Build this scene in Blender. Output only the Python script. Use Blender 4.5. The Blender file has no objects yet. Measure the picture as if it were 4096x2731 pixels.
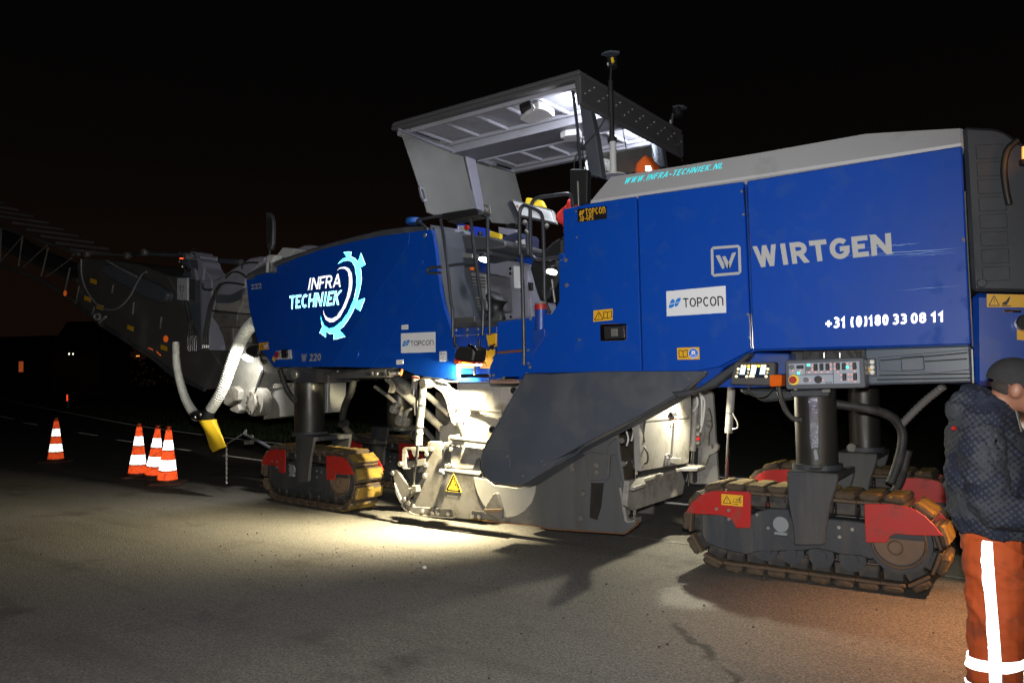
import bpy, bmesh, math, random
from mathutils import Vector, Matrix, noise as mnoise
random.seed(7)
scene = bpy.context.scene
C = scene.collection
PI = math.pi

# ------------------------------------------------------------------ camera
W, H, FPX = 4096.0, 2731.0, 3135.0            # photo size and focal length in photo pixels
PITCH, ROLL = math.radians(2.6), math.radians(1.0)
YAW = math.radians(36.019)
CAM = Vector((0.0, -5.764, 1.5))               # Y = 0 is the machine's near side, X runs along it to the rear
_f0 = Vector((-math.sin(YAW), math.cos(YAW), 0)); _r0 = Vector((math.cos(YAW), math.sin(YAW), 0)); _u0 = Vector((0, 0, 1))
FW = _f0 * math.cos(PITCH) + _u0 * math.sin(PITCH)
_u1 = _u0 * math.cos(PITCH) - _f0 * math.sin(PITCH)
RT = _r0 * math.cos(ROLL) - _u1 * math.sin(ROLL)
UP = _u1 * math.cos(ROLL) + _r0 * math.sin(ROLL)
cd = bpy.data.cameras.new('camera'); cam = bpy.data.objects.new('camera', cd); C.objects.link(cam)
cd.sensor_width = 36; cd.lens = FPX / W * 36; cd.clip_end = 2000; cd.clip_start = 0.05
cam.matrix_world = Matrix(((RT.x, UP.x, -FW.x, CAM.x), (RT.y, UP.y, -FW.y, CAM.y), (RT.z, UP.z, -FW.z, CAM.z), (0, 0, 0, 1)))
scene.camera = cam

# ------------------------------------------------------------------ night sky
world = bpy.data.worlds.new('World'); scene.world = world; world.use_nodes = True
nt = world.node_tree; nt.nodes.clear()
sky = nt.nodes.new('ShaderNodeTexSky'); sky.sky_type = 'NISHITA'; sky.sun_disc = False
sky.sun_elevation = math.radians(-6); sky.sun_rotation = math.radians(200)
bg1 = nt.nodes.new('ShaderNodeBackground'); bg1.inputs[1].default_value = 0.0006
nt.links.new(sky.outputs[0], bg1.inputs[0])
tc = nt.nodes.new('ShaderNodeTexCoord'); sx = nt.nodes.new('ShaderNodeSeparateXYZ'); nt.links.new(tc.outputs['Generated'], sx.inputs[0])
rp = nt.nodes.new('ShaderNodeValToRGB'); nt.links.new(sx.outputs[2], rp.inputs[0])   # town glow that thins out with height, the same all round
e = rp.color_ramp.elements; e[0].position = 0.0; e[0].color = (0.0056, 0.0027, 0.0016, 1); e[1].position = 0.5; e[1].color = (0.0011, 0.0010, 0.0011, 1)
m = e.new(0.12); m.color = (0.0050, 0.0025, 0.0015, 1); m = e.new(0.27); m.color = (0.0019, 0.0015, 0.0013, 1)
bg2 = nt.nodes.new('ShaderNodeBackground'); nt.links.new(rp.outputs[0], bg2.inputs[0]); bg2.inputs[1].default_value = 1.0
ad = nt.nodes.new('ShaderNodeAddShader'); nt.links.new(bg1.outputs[0], ad.inputs[0]); nt.links.new(bg2.outputs[0], ad.inputs[1])
wo = nt.nodes.new('ShaderNodeOutputWorld'); nt.links.new(ad.outputs[0], wo.inputs[0])
vs = scene.view_settings; vs.view_transform = 'Standard'; vs.look = 'None'; vs.exposure = 0; vs.gamma = 1; vs.use_curve_mapping = False
scene.cycles.use_denoising = True
scene.cycles.sample_clamp_indirect = 4.0
scene.cycles.max_bounces = 6

def spot(name, loc, target, power, color, angle=120, blend=0.4, size=0.04, parent=None):
    d = bpy.data.lights.new(name, 'SPOT'); d.energy = power; d.color = color; d.spot_size = math.radians(angle); d.spot_blend = blend; d.shadow_soft_size = size
    o = bpy.data.objects.new(name, d); C.objects.link(o)
    loc = Vector(loc); o.location = loc
    o.rotation_mode = 'QUATERNION'; o.rotation_quaternion = (Vector(target) - loc).to_track_quat('-Z', 'Y')
    return o
# the photographer's flash gun: the light that the stripes and lettering throw back
spot('camera_flash', CAM + Vector((0.02, 0.0, 0.13)), CAM + FW * 10 - RT * 1.9 + UP * .5, 1560, (1, .985, .96), 116, .85, 0.03)

# ------------------------------------------------------------------ pixel -> place
CR = dict(A1=(0, 750, .4783), A2=(0, 1400, .4783), A3=(900, 800, .44643), A4=(1000, 1400, .44643), A5=(1500, 1400, .4782), A6=(2200, 1400, .4782),
          A7=(2650, 1300, .3827), A8=(2650, 1800, .53146), B1=(1500, 200, .55272), B2=(1650, 750, .47847), B3=(2200, 550, .57405), B4=(3000, 450, .66952),
          B5=(3600, 1350, .4783), B6=(3600, 2000, .4662), C1=(650, 950, .28694), C3=(1750, 1450, .2551), C4=(900, 1650, .29762), F=(0, 0, 1.7415))
def ray(k, x, y):
    ox, oy, s = CR[k]
    return FW + RT * ((ox + x * s - W / 2) / FPX) + UP * ((H / 2 - oy - y * s) / FPX)
class Pl:
    def __init__(s, p, n):
        s.p = Vector(p); s.n = Vector(n).normalized()
        if (s.p - CAM).dot(s.n) < 0: s.n = -s.n           # n points away from the viewer
    def off(s, d): return Pl(s.p + s.n * d, s.n)
def YP(y): return Pl((0, y, 0), (0, 1, 0))
def XP(x): return Pl((x, 0, 0), (1, 0, 0))
def ZP(z): return Pl((0, 0, z), (0, 0, 1))
def pk(k, x, y, pl):
    if not isinstance(pl, Pl): pl = YP(pl)
    d = ray(k, x, y)
    return CAM + d * ((pl.p - CAM).dot(pl.n) / d.dot(pl.n))
def P3(*a):
    q = [pk(k, x, y, Y) for k, x, y, Y in a]
    return Pl(q[0], (q[1] - q[0]).cross(q[2] - q[0]))
def pts(s):
    """'A5 1,2 3,4 A6 5,6' -> [(crop,x,y)...]"""
    out = []; k = None
    for t in s.split():
        if t in CR: k = t
        else:
            x, y = t.split(','); out.append((k, float(x), float(y)))
    return out

# ------------------------------------------------------------------ materials
MATS = {}
def mat(name, col, rough=.5, metal=0.0, var=.12, vscale=3.0, dirt=None, dirt_amt=0.0, dscale=2.0, bump=0.0, bscale=60, coat=0.0, spec=.5, streak=False):
    if name in MATS: return MATS[name]
    m = bpy.data.materials.new(name); m.use_nodes = True; nt = m.node_tree; N = nt.nodes; L = nt.links
    b = N['Principled BSDF']
    co = N.new('ShaderNodeTexCoord'); vec = co.outputs['Object']
    if streak:
        mp = N.new('ShaderNodeMapping'); mp.inputs['Scale'].default_value = (1, 1, .12); L.new(vec, mp.inputs[0]); svec = mp.outputs[0]
    else: svec = vec
    n1 = N.new('ShaderNodeTexNoise'); n1.inputs['Scale'].default_value = vscale; n1.inputs['Detail'].default_value = 5; L.new(svec, n1.inputs['Vector'])
    mx = N.new('ShaderNodeMix'); mx.data_type = 'RGBA'
    mx.inputs[6].default_value = tuple(max(0, c * (1 - var)) for c in col) + (1,); mx.inputs[7].default_value = tuple(min(1, c * (1 + var)) for c in col) + (1,)
    L.new(n1.outputs[0], mx.inputs[0]); out = mx.outputs[2]
    if dirt:
        n2 = N.new('ShaderNodeTexNoise'); n2.inputs['Scale'].default_value = dscale; n2.inputs['Detail'].default_value = 8; n2.inputs['Roughness'].default_value = .65; L.new(svec, n2.inputs['Vector'])
        r = N.new('ShaderNodeMapRange'); r.inputs[1].default_value = .62 - .35 * dirt_amt; r.inputs[2].default_value = .78 - .2 * dirt_amt; L.new(n2.outputs[0], r.inputs[0])
        m2 = N.new('ShaderNodeMix'); m2.data_type = 'RGBA'; m2.inputs[7].default_value = dirt + (1,); L.new(r.outputs[0], m2.inputs[0]); L.new(out, m2.inputs[6]); out = m2.outputs[2]
        rr = N.new('ShaderNodeMapRange'); rr.inputs[3].default_value = rough; rr.inputs[4].default_value = min(1, rough + .3); L.new(r.outputs[0], rr.inputs[0]); L.new(rr.outputs[0], b.inputs['Roughness'])
    else: b.inputs['Roughness'].default_value = rough
    L.new(out, b.inputs['Base Color']); b.inputs['Metallic'].default_value = metal
    b.inputs['Specular IOR Level'].default_value = spec; b.inputs['Coat Weight'].default_value = coat
    if bump:
        n3 = N.new('ShaderNodeTexNoise'); n3.inputs['Scale'].default_value = bscale; n3.inputs['Detail'].default_value = 4; L.new(vec, n3.inputs['Vector'])
        bp = N.new('ShaderNodeBump'); bp.inputs['Strength'].default_value = bump; bp.inputs['Distance'].default_value = .01; L.new(n3.outputs[0], bp.inputs['Height']); L.new(bp.outputs[0], b.inputs['Normal'])
    MATS[name] = m; return m
def emis(name, col, s):
    if name in MATS: return MATS[name]
    m = bpy.data.materials.new(name); m.use_nodes = True; b = m.node_tree.nodes['Principled BSDF']
    b.inputs['Base Color'].default_value = col + (1,); b.inputs['Emission Color'].default_value = col + (1,); b.inputs['Emission Strength'].default_value = s
    MATS[name] = m; return m
def retro(name, col, alpha=.5, base=.8, wear=0.0):
    """retro-reflective film: a lobe that goes back towards where the light came from, over plain paint"""
    if name in MATS: return MATS[name]
    m = bpy.data.materials.new(name); m.use_nodes = True; N = m.node_tree.nodes; L = m.node_tree.links; b = N['Principled BSDF']
    b.inputs['Base Color'].default_value = tuple(c * base for c in col) + (1,); b.inputs['Roughness'].default_value = .6
    g = N.new('ShaderNodeBsdfAnisotropic'); g.inputs['Roughness'].default_value = alpha; g.inputs[0].default_value = col + (1,)
    ge = N.new('ShaderNodeNewGeometry'); L.new(ge.outputs['Incoming'], g.inputs['Normal'])
    mx = N.new('ShaderNodeMixShader'); mx.inputs[0].default_value = .55
    if wear:
        co = N.new('ShaderNodeTexCoord'); n = N.new('ShaderNodeTexNoise'); n.inputs['Scale'].default_value = 14; n.inputs['Detail'].default_value = 8; n.inputs['Roughness'].default_value = .7; L.new(co.outputs['Object'], n.inputs['Vector'])
        r = N.new('ShaderNodeMapRange'); r.inputs[1].default_value = .36; r.inputs[2].default_value = .5; r.inputs[3].default_value = .15; r.inputs[4].default_value = .55; L.new(n.outputs[0], r.inputs[0]); L.new(r.outputs[0], mx.inputs[0])
        c2 = N.new('ShaderNodeMix'); c2.data_type = 'RGBA'; c2.inputs[6].default_value = tuple(c * base * .45 for c in col) + (1,); c2.inputs[7].default_value = tuple(c * base for c in col) + (1,); L.new(n.outputs[0], c2.inputs[0]); L.new(c2.outputs[2], b.inputs['Base Color'])
    L.new(b.outputs[0], mx.inputs[1]); L.new(g.outputs[0], mx.inputs[2]); L.new(mx.outputs[0], N['Material Output'].inputs[0])
    MATS[name] = m; return m

BLUE = mat('blue_paint', (.0012, .047, .32), .42, var=.12, vscale=1.2, dirt=(.003, .05, .275), dirt_amt=.25, dscale=5, coat=.0, spec=.28, bump=.015, bscale=9)
BLUE2 = mat('blue_paint_frame', (.004, .042, .27), .35, var=.15, vscale=2, dirt=(.03, .05, .14), dirt_amt=.3, coat=.2)
BAND = mat('light_grey_paint', (.36, .36, .37), .45, var=.06, dirt=(.25, .25, .25), dirt_amt=.15)
DGREY = mat('anthracite_paint', (.050, .058, .074), .5, var=.2, dirt=(.075, .077, .08), dirt_amt=.45, bump=.03, bscale=120)
DGREY_DIRTY = mat('dusty_anthracite_steel', (.026, .029, .035), .6, var=.35, vscale=7, dirt=(.085, .075, .06), dirt_amt=.34, dscale=3, bump=.15, bscale=40, streak=True)
MGREY = mat('grey_steel', (.125, .118, .11), .55, .15, var=.2, vscale=5, dirt=(.055, .046, .034), dirt_amt=.42, dscale=6, bump=.1, bscale=50)
LGREY = mat('pale_grey_paint', (.22, .21, .195), .5, 0, var=.15, vscale=4, dirt=(.085, .072, .05), dirt_amt=.42, dscale=6, bump=.1)
LILAC = mat('lilac_grey_paint', (.20, .20, .25), .5, var=.1, dirt=(.14, .14, .15), dirt_amt=.25)
BLACK = mat('black_plastic', (.012, .012, .013), .5, var=.3)
RUBBER = mat('black_rubber', (.018, .018, .018), .6, var=.4, vscale=20, dirt=(.06, .055, .05), dirt_amt=.3, dscale=8)
TUBE = mat('charcoal_tube_paint', (.035, .038, .045), .35, var=.2, dirt=(.07, .07, .07), dirt_amt=.2, dscale=12)
CHROME = mat('chrome', (.62, .62, .62), .14, 1.0, var=.05)
STEEL = mat('bolt_steel', (.42, .41, .38), .35, .8, var=.2, vscale=30)
WETSTEEL = mat('oily_column_steel', (.04, .039, .037), .36, .6, var=.5, vscale=5, dirt=(.045, .04, .032), dirt_amt=.5, dscale=6, bump=.05, bscale=50, streak=True)
RED = mat('red_guard_paint', (.34, .012, .009), .45, var=.12, dirt=(.16, .03, .02), dirt_amt=.3, dscale=9)
YPAD = mat('yellow_pad', (.26, .165, .018), .85, var=.5, vscale=22, dirt=(.10, .06, .02), dirt_amt=.6, dscale=11, bump=.6, bscale=55)
SHOE = mat('rusty_shoe_steel', (.09, .062, .04), .7, .3, var=.4, vscale=18, dirt=(.14, .085, .045), dirt_amt=.5, dscale=10, bump=.3, bscale=50)
LINK = mat('worn_link_steel', (.045, .043, .042), .5, .5, var=.4, vscale=20, dirt=(.09, .07, .05), dirt_amt=.4, dscale=14)
POLISH = mat('polished_track_rail', (.5, .5, .52), .2, 1, var=.1)
MUD = mat('caked_mud', (.052, .037, .024), .9, var=.4, vscale=18, dirt=(.085, .056, .028), dirt_amt=.45, dscale=14, bump=.7, bscale=45)
YEL = mat('yellow_sticker', (.62, .33, .012), .5, var=.05)
YELSIGN = mat('yellow_sign', (.75, .52, .03), .5, var=.03)
INK = mat('black_ink', (.006, .006, .006), .5, var=.05)
WHITE = mat('white_sign', (.62, .63, .66), .45, var=.03)
LETTER = mat('silver_letter', (.37, .37, .37), .5, var=.04)
LOGOBLUE = mat('logo_blue', (.01, .16, .55), .5, var=.03)
RETROW = retro('white_reflective_film', (.95, .95, .95), .42)
RETROG = retro('grey_reflective_film', (.70, .70, .71), .42, .7)
RETROC = retro('cyan_reflective_film', (.06, .90, .97), .34, .6)
CREAM = mat('cream_enclosure', (.40, .40, .40), .5, var=.05)
HOSEW = mat('white_corrugated_hose', (.62, .62, .56), .5, var=.1, dirt=(.25, .24, .2), dirt_amt=.2)
YRUB = mat('yellow_chute', (.62, .40, .015), .45, var=.15, vscale=6)
GLASS = None
def glass():
    m = bpy.data.materials.new('dusty_glass'); m.use_nodes = True; N = m.node_tree.nodes; L = m.node_tree.links; b = N['Principled BSDF']
    b.inputs['Base Color'].default_value = (.30, .30, .29, 1); b.inputs['Roughness'].default_value = .35
    t = N.new('ShaderNodeBsdfTransparent'); t.inputs[0].default_value = (.8, .82, .8, 1)
    co = N.new('ShaderNodeTexCoord'); n = N.new('ShaderNodeTexNoise'); n.inputs['Scale'].default_value = 5; n.inputs['Detail'].default_value = 8; L.new(co.outputs['Object'], n.inputs['Vector'])
    r = N.new('ShaderNodeMapRange'); r.inputs[3].default_value = .22; r.inputs[4].default_value = .46; L.new(n.outputs[0], r.inputs[0])
    mx = N.new('ShaderNodeMixShader'); L.new(r.outputs[0], mx.inputs[0]); L.new(t.outputs[0], mx.inputs[1]); L.new(b.outputs[0], mx.inputs[2]); L.new(mx.outputs[0], N['Material Output'].inputs[0])
    return m
GLASS = glass()

# ------------------------------------------------------------------ mesh helpers
def link(name, me, m, parent):
    o = bpy.data.objects.new(name, me); C.objects.link(o)
    if m and not me.materials: me.materials.append(m)
    if parent:
        o.parent = parent
        if parent.get('root_inv') or parent.type == 'EMPTY': o.matrix_parent_inverse = Matrix.Translation(-Vector(parent.location))
    return o
def finish(bm, name, m, parent, smooth=None):
    bmesh.ops.recalc_face_normals(bm, faces=bm.faces)
    me = bpy.data.meshes.new(name); bm.to_mesh(me); bm.free()
    if smooth:
        me.shade_smooth()
        if smooth is not True: me.set_sharp_from_angle(angle=math.radians(smooth))
    return link(name, me, m, parent)
def prism_bm(front, vec, bev=0.0):
    bm = bmesh.new()
    a = [bm.verts.new(p) for p in front]; b = [bm.verts.new(p + vec) for p in front]; n = len(a)
    bm.faces.new(a); bm.faces.new(b[::-1])
    for i in range(n): bm.faces.new((a[i], b[i], b[(i + 1) % n], a[(i + 1) % n]))
    bmesh.ops.recalc_face_normals(bm, faces=bm.faces)
    if bev: bmesh.ops.bevel(bm, geom=list(bm.edges), offset=bev, segments=1, affect='EDGES', clamp_overlap=True)
    return bm
def poly(name, s, pl, depth, m, parent, bev=.005):
    """outline on a plane, given real thickness away from the viewer"""
    if not isinstance(pl, Pl): pl = YP(pl)
    q = [pk(k, x, y, pl) for k, x, y in pts(s)]
    return finish(prism_bm(q, pl.n * depth, bev), name, m, parent)
def sheet(name, s, pl, m, parent, lift=.004, thick=.0025):
    if not isinstance(pl, Pl): pl = YP(pl)
    return poly(name, s, pl.off(-lift), thick, m, parent, 0)
def box(name, lo, hi, m, parent, bev=.006):
    lo = Vector(lo); hi = Vector(hi)
    q = [Vector((lo.x, lo.y, lo.z)), Vector((hi.x, lo.y, lo.z)), Vector((hi.x, lo.y, hi.z)), Vector((lo.x, lo.y, hi.z))]
    return finish(prism_bm(q, Vector((0, hi.y - lo.y, 0)), bev), name, m, parent)
def catmull(ps, n=8):
    out = []
    for i in range(len(ps) - 1):
        p0 = ps[max(0, i - 1)]; p1 = ps[i]; p2 = ps[i + 1]; p3 = ps[min(len(ps) - 1, i + 2)]
        for j in range(n):
            t = j / n
            out.append(.5 * ((2 * p1) + (p2 - p0) * t + (2 * p0 - 5 * p1 + 4 * p2 - p3) * t * t + (3 * p1 - p0 - 3 * p2 + p3) * t ** 3))
    out.append(ps[-1]); return out
def tube_bm(ps, rad, sides=10, caps=True, bm=None):
    bm = bm or bmesh.new(); rings = []; prev = None
    for i, p in enumerate(ps):
        t = (ps[min(i + 1, len(ps) - 1)] - ps[max(i - 1, 0)]).normalized()
        if prev is None: u = t.orthogonal().normalized()
        else: u = (prev - t * prev.dot(t)).normalized()
        prev = u; v = t.cross(u); r = rad(i) if callable(rad) else rad
        rings.append([bm.verts.new(p + (u * math.cos(2 * PI * k / sides) + v * math.sin(2 * PI * k / sides)) * r) for k in range(sides)])
    for a, b in zip(rings, rings[1:]):
        for k in range(sides): bm.faces.new((a[k], a[(k + 1) % sides], b[(k + 1) % sides], b[k]))
    if caps: bm.faces.new(rings[0][::-1]); bm.faces.new(rings[-1])
    return bm
def tube(name, ps, r, m, parent, sides=10, curve=0, smooth=50):
    if curve: ps = catmull(ps, curve)
    return finish(tube_bm(ps, r, sides), name, m, parent, smooth)
def ptube(name, s, pl, r, m, parent, sides=10, curve=0):
    pl = pl if isinstance(pl, (list, tuple)) else [pl] * 99
    return tube(name, [pk(k, x, y, pl[i]) for i, (k, x, y) in enumerate(pts(s))], r * .68, m, parent, sides, curve)
def disc(name, c, n, r, h, m, parent, sides=20, bev=0):
    """short cylinder from c along n"""
    n = Vector(n).normalized(); bm = tube_bm([Vector(c), Vector(c) + n * h], r, sides)
    if bev: bmesh.ops.bevel(bm, geom=[e for e in bm.edges], offset=bev, segments=1, affect='EDGES', clamp_overlap=True)
    return finish(bm, name, m, parent, 40)
def bolt(k, x, y, pl, r, m, parent, name='bolt'):
    if not isinstance(pl, Pl): pl = YP(pl)
    return disc(name, pk(k, x, y, pl), -pl.n, r, r * .7, m, parent, 8, r * .2)
_tc = {}
def _arc(cx, cy, rx, ry, a0, a1, n=9): return [(cx + rx * math.cos(math.radians(a0 + (a1 - a0) * i / n)), cy + ry * math.sin(math.radians(a0 + (a1 - a0) * i / n))) for i in range(n + 1)]
_ov = _arc(.5, .5, .5, .5, 90, 450, 24)
# letter skeletons in a unit box: (width, strokes); drawn with a pen of any weight
GL = {'A': (.78, [[(0, -.1), (.5, 1.1)], [(1, -.1), (.5, 1.1)], [(.2, .28), (.8, .28)]]), 'B': (.62, [[(0, 0), (0, 1)], [(0, 1)] + _arc(.5, .77, .45, .23, 90, -90) + [(0, .54)], [(0, 0)] + _arc(.5, .27, .5, .27, -90, 90) + [(0, .54)]]),
      'C': (.66, [_arc(.55, .5, .55, .5, 50, 310, 18)]), 'D': (.68, [[(0, 0), (0, 1)], [(0, 1)] + _arc(.4, .5, .6, .5, 90, -90, 14) + [(0, 0)]]), 'E': (.52, [[(1, 1), (0, 1), (0, 0), (1, 0)], [(0, .5), (.9, .5)]]), 'F': (.5, [[(1, 1), (0, 1), (0, -.1)], [(0, .48), (.9, .48)]]),
      'G': (.74, [_arc(.52, .5, .52, .5, 48, 330, 18) + [(1, .48), (.55, .48)]]), 'H': (.68, [[(0, -.1), (0, 1.1)], [(1, -.1), (1, 1.1)], [(0, .5), (1, .5)]]), 'I': (.2, [[(.5, -.1), (.5, 1.1)]]), 'K': (.66, [[(0, -.1), (0, 1.1)], [(.1, .5), (1, 1.12)], [(.3, .58), (1, -.12)]]),
      'L': (.5, [[(0, 1.1), (0, 0), (1, 0)]]), 'N': (.72, [[(0, -.1), (0, 1.1)], [(1, -.1), (1, 1.1)], [(-.03, 1.12), (1.03, -.12)]]), 'O': (.78, [_ov]), 'P': (.58, [[(0, -.1), (0, 1)], [(0, 1)] + _arc(.5, .72, .5, .28, 90, -90) + [(0, .44)]]),
      'R': (.64, [[(0, -.1), (0, 1)], [(0, 1)] + _arc(.5, .73, .45, .27, 90, -90) + [(0, .46)], [(.5, .46), (1, -.12)]]), 'S': (.56, [[(1, .88)] + _arc(.5, .76, .5, .24, 60, 250, 10) + _arc(.5, .26, .5, .26, 70, -120, 10) + [(0, .12)]]),
      'T': (.62, [[(0, 1), (1, 1)], [(.5, 1), (.5, -.1)]]), 'W': (1.05, [[(0, 1.12), (.26, -.12)], [(.26, -.12), (.5, 1.12)], [(.5, 1.12), (.74, -.12)], [(.74, -.12), (1, 1.12)]]), 'n': (.66, [[(0, -.1), (0, 1), (.5, 1)] + _arc(.5, .6, .5, .4, 80, 0, 8) + [(1, -.1)]]),
      'd': (.55, [_arc(.5, .32, .5, .32, 0, 360, 18), [(1, 0), (1, 1.1)]]), '0': (.58, [_ov]), '1': (.36, [[(0, .78), (.62, 1), (.62, -.1)]]), '2': (.56, [_arc(.48, .72, .48, .28, 160, -30, 10) + [(0, 0), (1, 0)]]),
      '3': (.56, [_arc(.45, .76, .5, .24, 140, -80, 10) + [(.35, .53)], _arc(.45, .27, .55, .27, 90, -145, 12)]), '8': (.58, [_arc(.5, .76, .46, .24, 0, 360, 16), _arc(.5, .27, .5, .27, 0, 360, 16)]), '+': (.58, [[(0, .42), (1, .42)], [(.5, .1), (.5, .74)]]),
      '(': (.26, [_arc(1, .46, 1, .62, 118, 242, 8)]), ')': (.26, [_arc(0, .46, 1, .62, 62, -62, 8)]), '.': (.16, [[(.5, 0), (.5, .02)]]), '-': (.36, [[(0, .36), (1, .36)]]), ' ': (.22, [])}
def text(name, s, quad, pl, m, parent, bold=.16, shear=0.0, lift=.005, gap=.10):
    """lettering fitted to a four-cornered patch (TL TR BR BL) of a surface; bold is the pen weight against the height"""
    if not isinstance(pl, Pl): pl = YP(pl)
    q = [pk(k, x, y, pl.off(-lift)) for k, x, y in pts(quad)]
    asp = ((q[2] - q[3]).length + (q[1] - q[0]).length) / ((q[0] - q[3]).length + (q[1] - q[2]).length) - abs(shear)
    wn = sum(GL[ch][0] for ch in s); ks = (asp - len(s) * (bold + gap) + gap) / wn            # letters widened or condensed, pen weight kept
    if ks < .35: gap *= .5; ks = max(.3, (asp - len(s) * (bold + gap) + gap) / wn)
    x = 0.0; strips = []
    for ch in s:
        w, st = GL[ch]; w = w * ks + bold
        for pen, ln in enumerate(st):
            c = [(x + bold / 2 + px * (w - bold), bold / 2 + py * (1 - bold)) for px, py in ln]
            closed = len(c) > 4 and math.hypot(c[0][0] - c[-1][0], c[0][1] - c[-1][1]) < 1e-6; L_, R_ = [], []
            if len(c) == 2 and ch == '.': c = [(c[0][0], 0), (c[0][0], bold)]
            if not closed and ch != '.':
                for e_, n_ in ((0, 1), (-1, -2)):
                    if -.04 <= ln[e_][1] <= 1.04:
                        dx, dy = c[e_][0] - c[n_][0], c[e_][1] - c[n_][1]; l_ = math.hypot(dx, dy) or 1; k_ = bold * (.5 if ln[e_][0] in (0, 1) else .1)
                        c[e_] = (c[e_][0] + dx / l_ * k_, c[e_][1] + dy / l_ * k_)
            for i, p in enumerate(c):
                a = c[i - 1] if i else (c[-2] if closed else None); b = c[i + 1] if i < len(c) - 1 else (c[1] if closed else None)
                d1 = (p[0] - a[0], p[1] - a[1]) if a else None; d2 = (b[0] - p[0], b[1] - p[1]) if b else None
                d1 = d1 or d2; d2 = d2 or d1; l1 = math.hypot(*d1) or 1e-9; l2 = math.hypot(*d2) or 1e-9
                n1 = (-d1[1] / l1, d1[0] / l1); n2 = (-d2[1] / l2, d2[0] / l2); nx, ny = n1[0] + n2[0], n1[1] + n2[1]; k = max(.35, (nx * nx + ny * ny) / 2); h = bold / 2 * (1 if ch not in 'W' else .92)
                f = h / (k if k else 1)
                l = [p[0] + nx * f, p[1] + ny * f]; r = [p[0] - nx * f, p[1] - ny * f]
                if not closed and i in (0, len(c) - 1) and not -.04 <= ln[i][1] <= 1.04:      # level cut at cap height or base line
                    yb = 0 if ln[i][1] < 0 else 1
                    for v in (l, r): v[0] += d1[0] / d1[1] * (yb - v[1]); v[1] = yb
                L_.append(tuple(l)); R_.append(tuple(r))
            strips.append((L_, R_, pen))
        x += w + gap
    tw = x - gap; bm = bmesh.new(); ex = abs(shear)
    def at(p, pen):
        a = (p[0] + shear * p[1]) / (tw + ex); b = p[1]
        return (q[3] * (1 - a) + q[2] * a) * (1 - b) + (q[0] * (1 - a) + q[1] * a) * b - pl.n * (.0002 * pen)
    for L_, R_, pen in strips:
        A = [bm.verts.new(at(p, pen)) for p in L_]; B = [bm.verts.new(at(p, pen)) for p in R_]
        for i in range(len(A) - 1):
            try: bm.faces.new((A[i], A[i + 1], B[i + 1], B[i]))
            except ValueError: pass
    return finish(bm, name, m, parent)
def patch(name, quad, pl, shapes, m, parent, lift=.006):
    """small print: shapes in 0..1 patch coordinates (x right, y up)"""
    if not isinstance(pl, Pl): pl = YP(pl)
    q = [pk(k, x, y, pl.off(-lift)) for k, x, y in pts(quad)]
    bm = bmesh.new()
    for sh in shapes:
        bm.faces.new([bm.verts.new((q[3] * (1 - a) + q[2] * a) * (1 - b) + (q[0] * (1 - a) + q[1] * a) * b) for a, b in sh])
    return finish(bm, name, m, parent)
def line(a, b, w=.03, asp=1.0):
    dx, dy = (b[0] - a[0]) * asp, b[1] - a[1]; l = math.hypot(dx, dy); nx, ny = -dy / l * w / asp, dx / l * w
    return [(a[0] - nx, a[1] - ny), (b[0] - nx, b[1] - ny), (b[0] + nx, b[1] + ny), (a[0] + nx, a[1] + ny)]
def ring(cx, cy, r, w, asp=1.0, n=20, a0=0, a1=2 * PI):
    out = []
    for i in range(n):
        t0 = a0 + (a1 - a0) * i / n; t1 = a0 + (a1 - a0) * (i + 1) / n
        out.append([(cx + math.cos(t0) * r / asp, cy + math.sin(t0) * r), (cx + math.cos(t1) * r / asp, cy + math.sin(t1) * r), (cx + math.cos(t1) * (r - w) / asp, cy + math.sin(t1) * (r - w)), (cx + math.cos(t0) * (r - w) / asp, cy + math.sin(t0) * (r - w))])
    return out
def discsh(cx, cy, r, asp=1.0, n=20): return [(cx + math.cos(2 * PI * i / n) * r / asp, cy + math.sin(2 * PI * i / n) * r) for i in range(n)]
def warn(cx, cy, h, asp):
    """exclamation triangle, in patch coordinates"""
    t = [(cx, cy + h / 2), (cx - h * .56 / asp, cy - h / 2), (cx + h * .56 / asp, cy - h / 2)]
    o = [line(t[i], t[(i + 1) % 3], h * .045, asp) for i in range(3)]
    o.append([(cx - .04 * h / asp, cy + .2 * h), (cx + .04 * h / asp, cy + .2 * h), (cx + .025 * h / asp, cy - .18 * h), (cx - .025 * h / asp, cy - .18 * h)])
    o.append(discsh(cx, cy - .31 * h, .05 * h, asp, 8)); return o
def book(cx, cy, w, h, asp):
    o = []
    for s in (-1, 1):
        p = [(cx, cy - h / 2), (cx + s * w / 2, cy - h / 2 + .1 * h), (cx + s * w / 2, cy + h / 2), (cx, cy + h / 2 - .15 * h)]
        o += [line(p[i], p[(i + 1) % 4], .03, asp) for i in range(4)]
    return o
def tag(o, label, cat, group=None):
    o['label'] = label; o['category'] = cat
    if group: o['group'] = group
    return o
def empty(name, loc, label, cat, group=None):
    o = bpy.data.objects.new(name, None); C.objects.link(o); o.location = loc; o.empty_display_size = .2
    return tag(o, label, cat, group)
def inst(name, me, mw, parent):
    """child placed by a matrix in its parent's own space, sharing mesh data"""
    o = bpy.data.objects.new(name, me); C.objects.link(o); o.parent = parent; o.matrix_local = mw; return o
def G(k, x, y, z=0.0): return pk(k, x, y, ZP(z))

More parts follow.
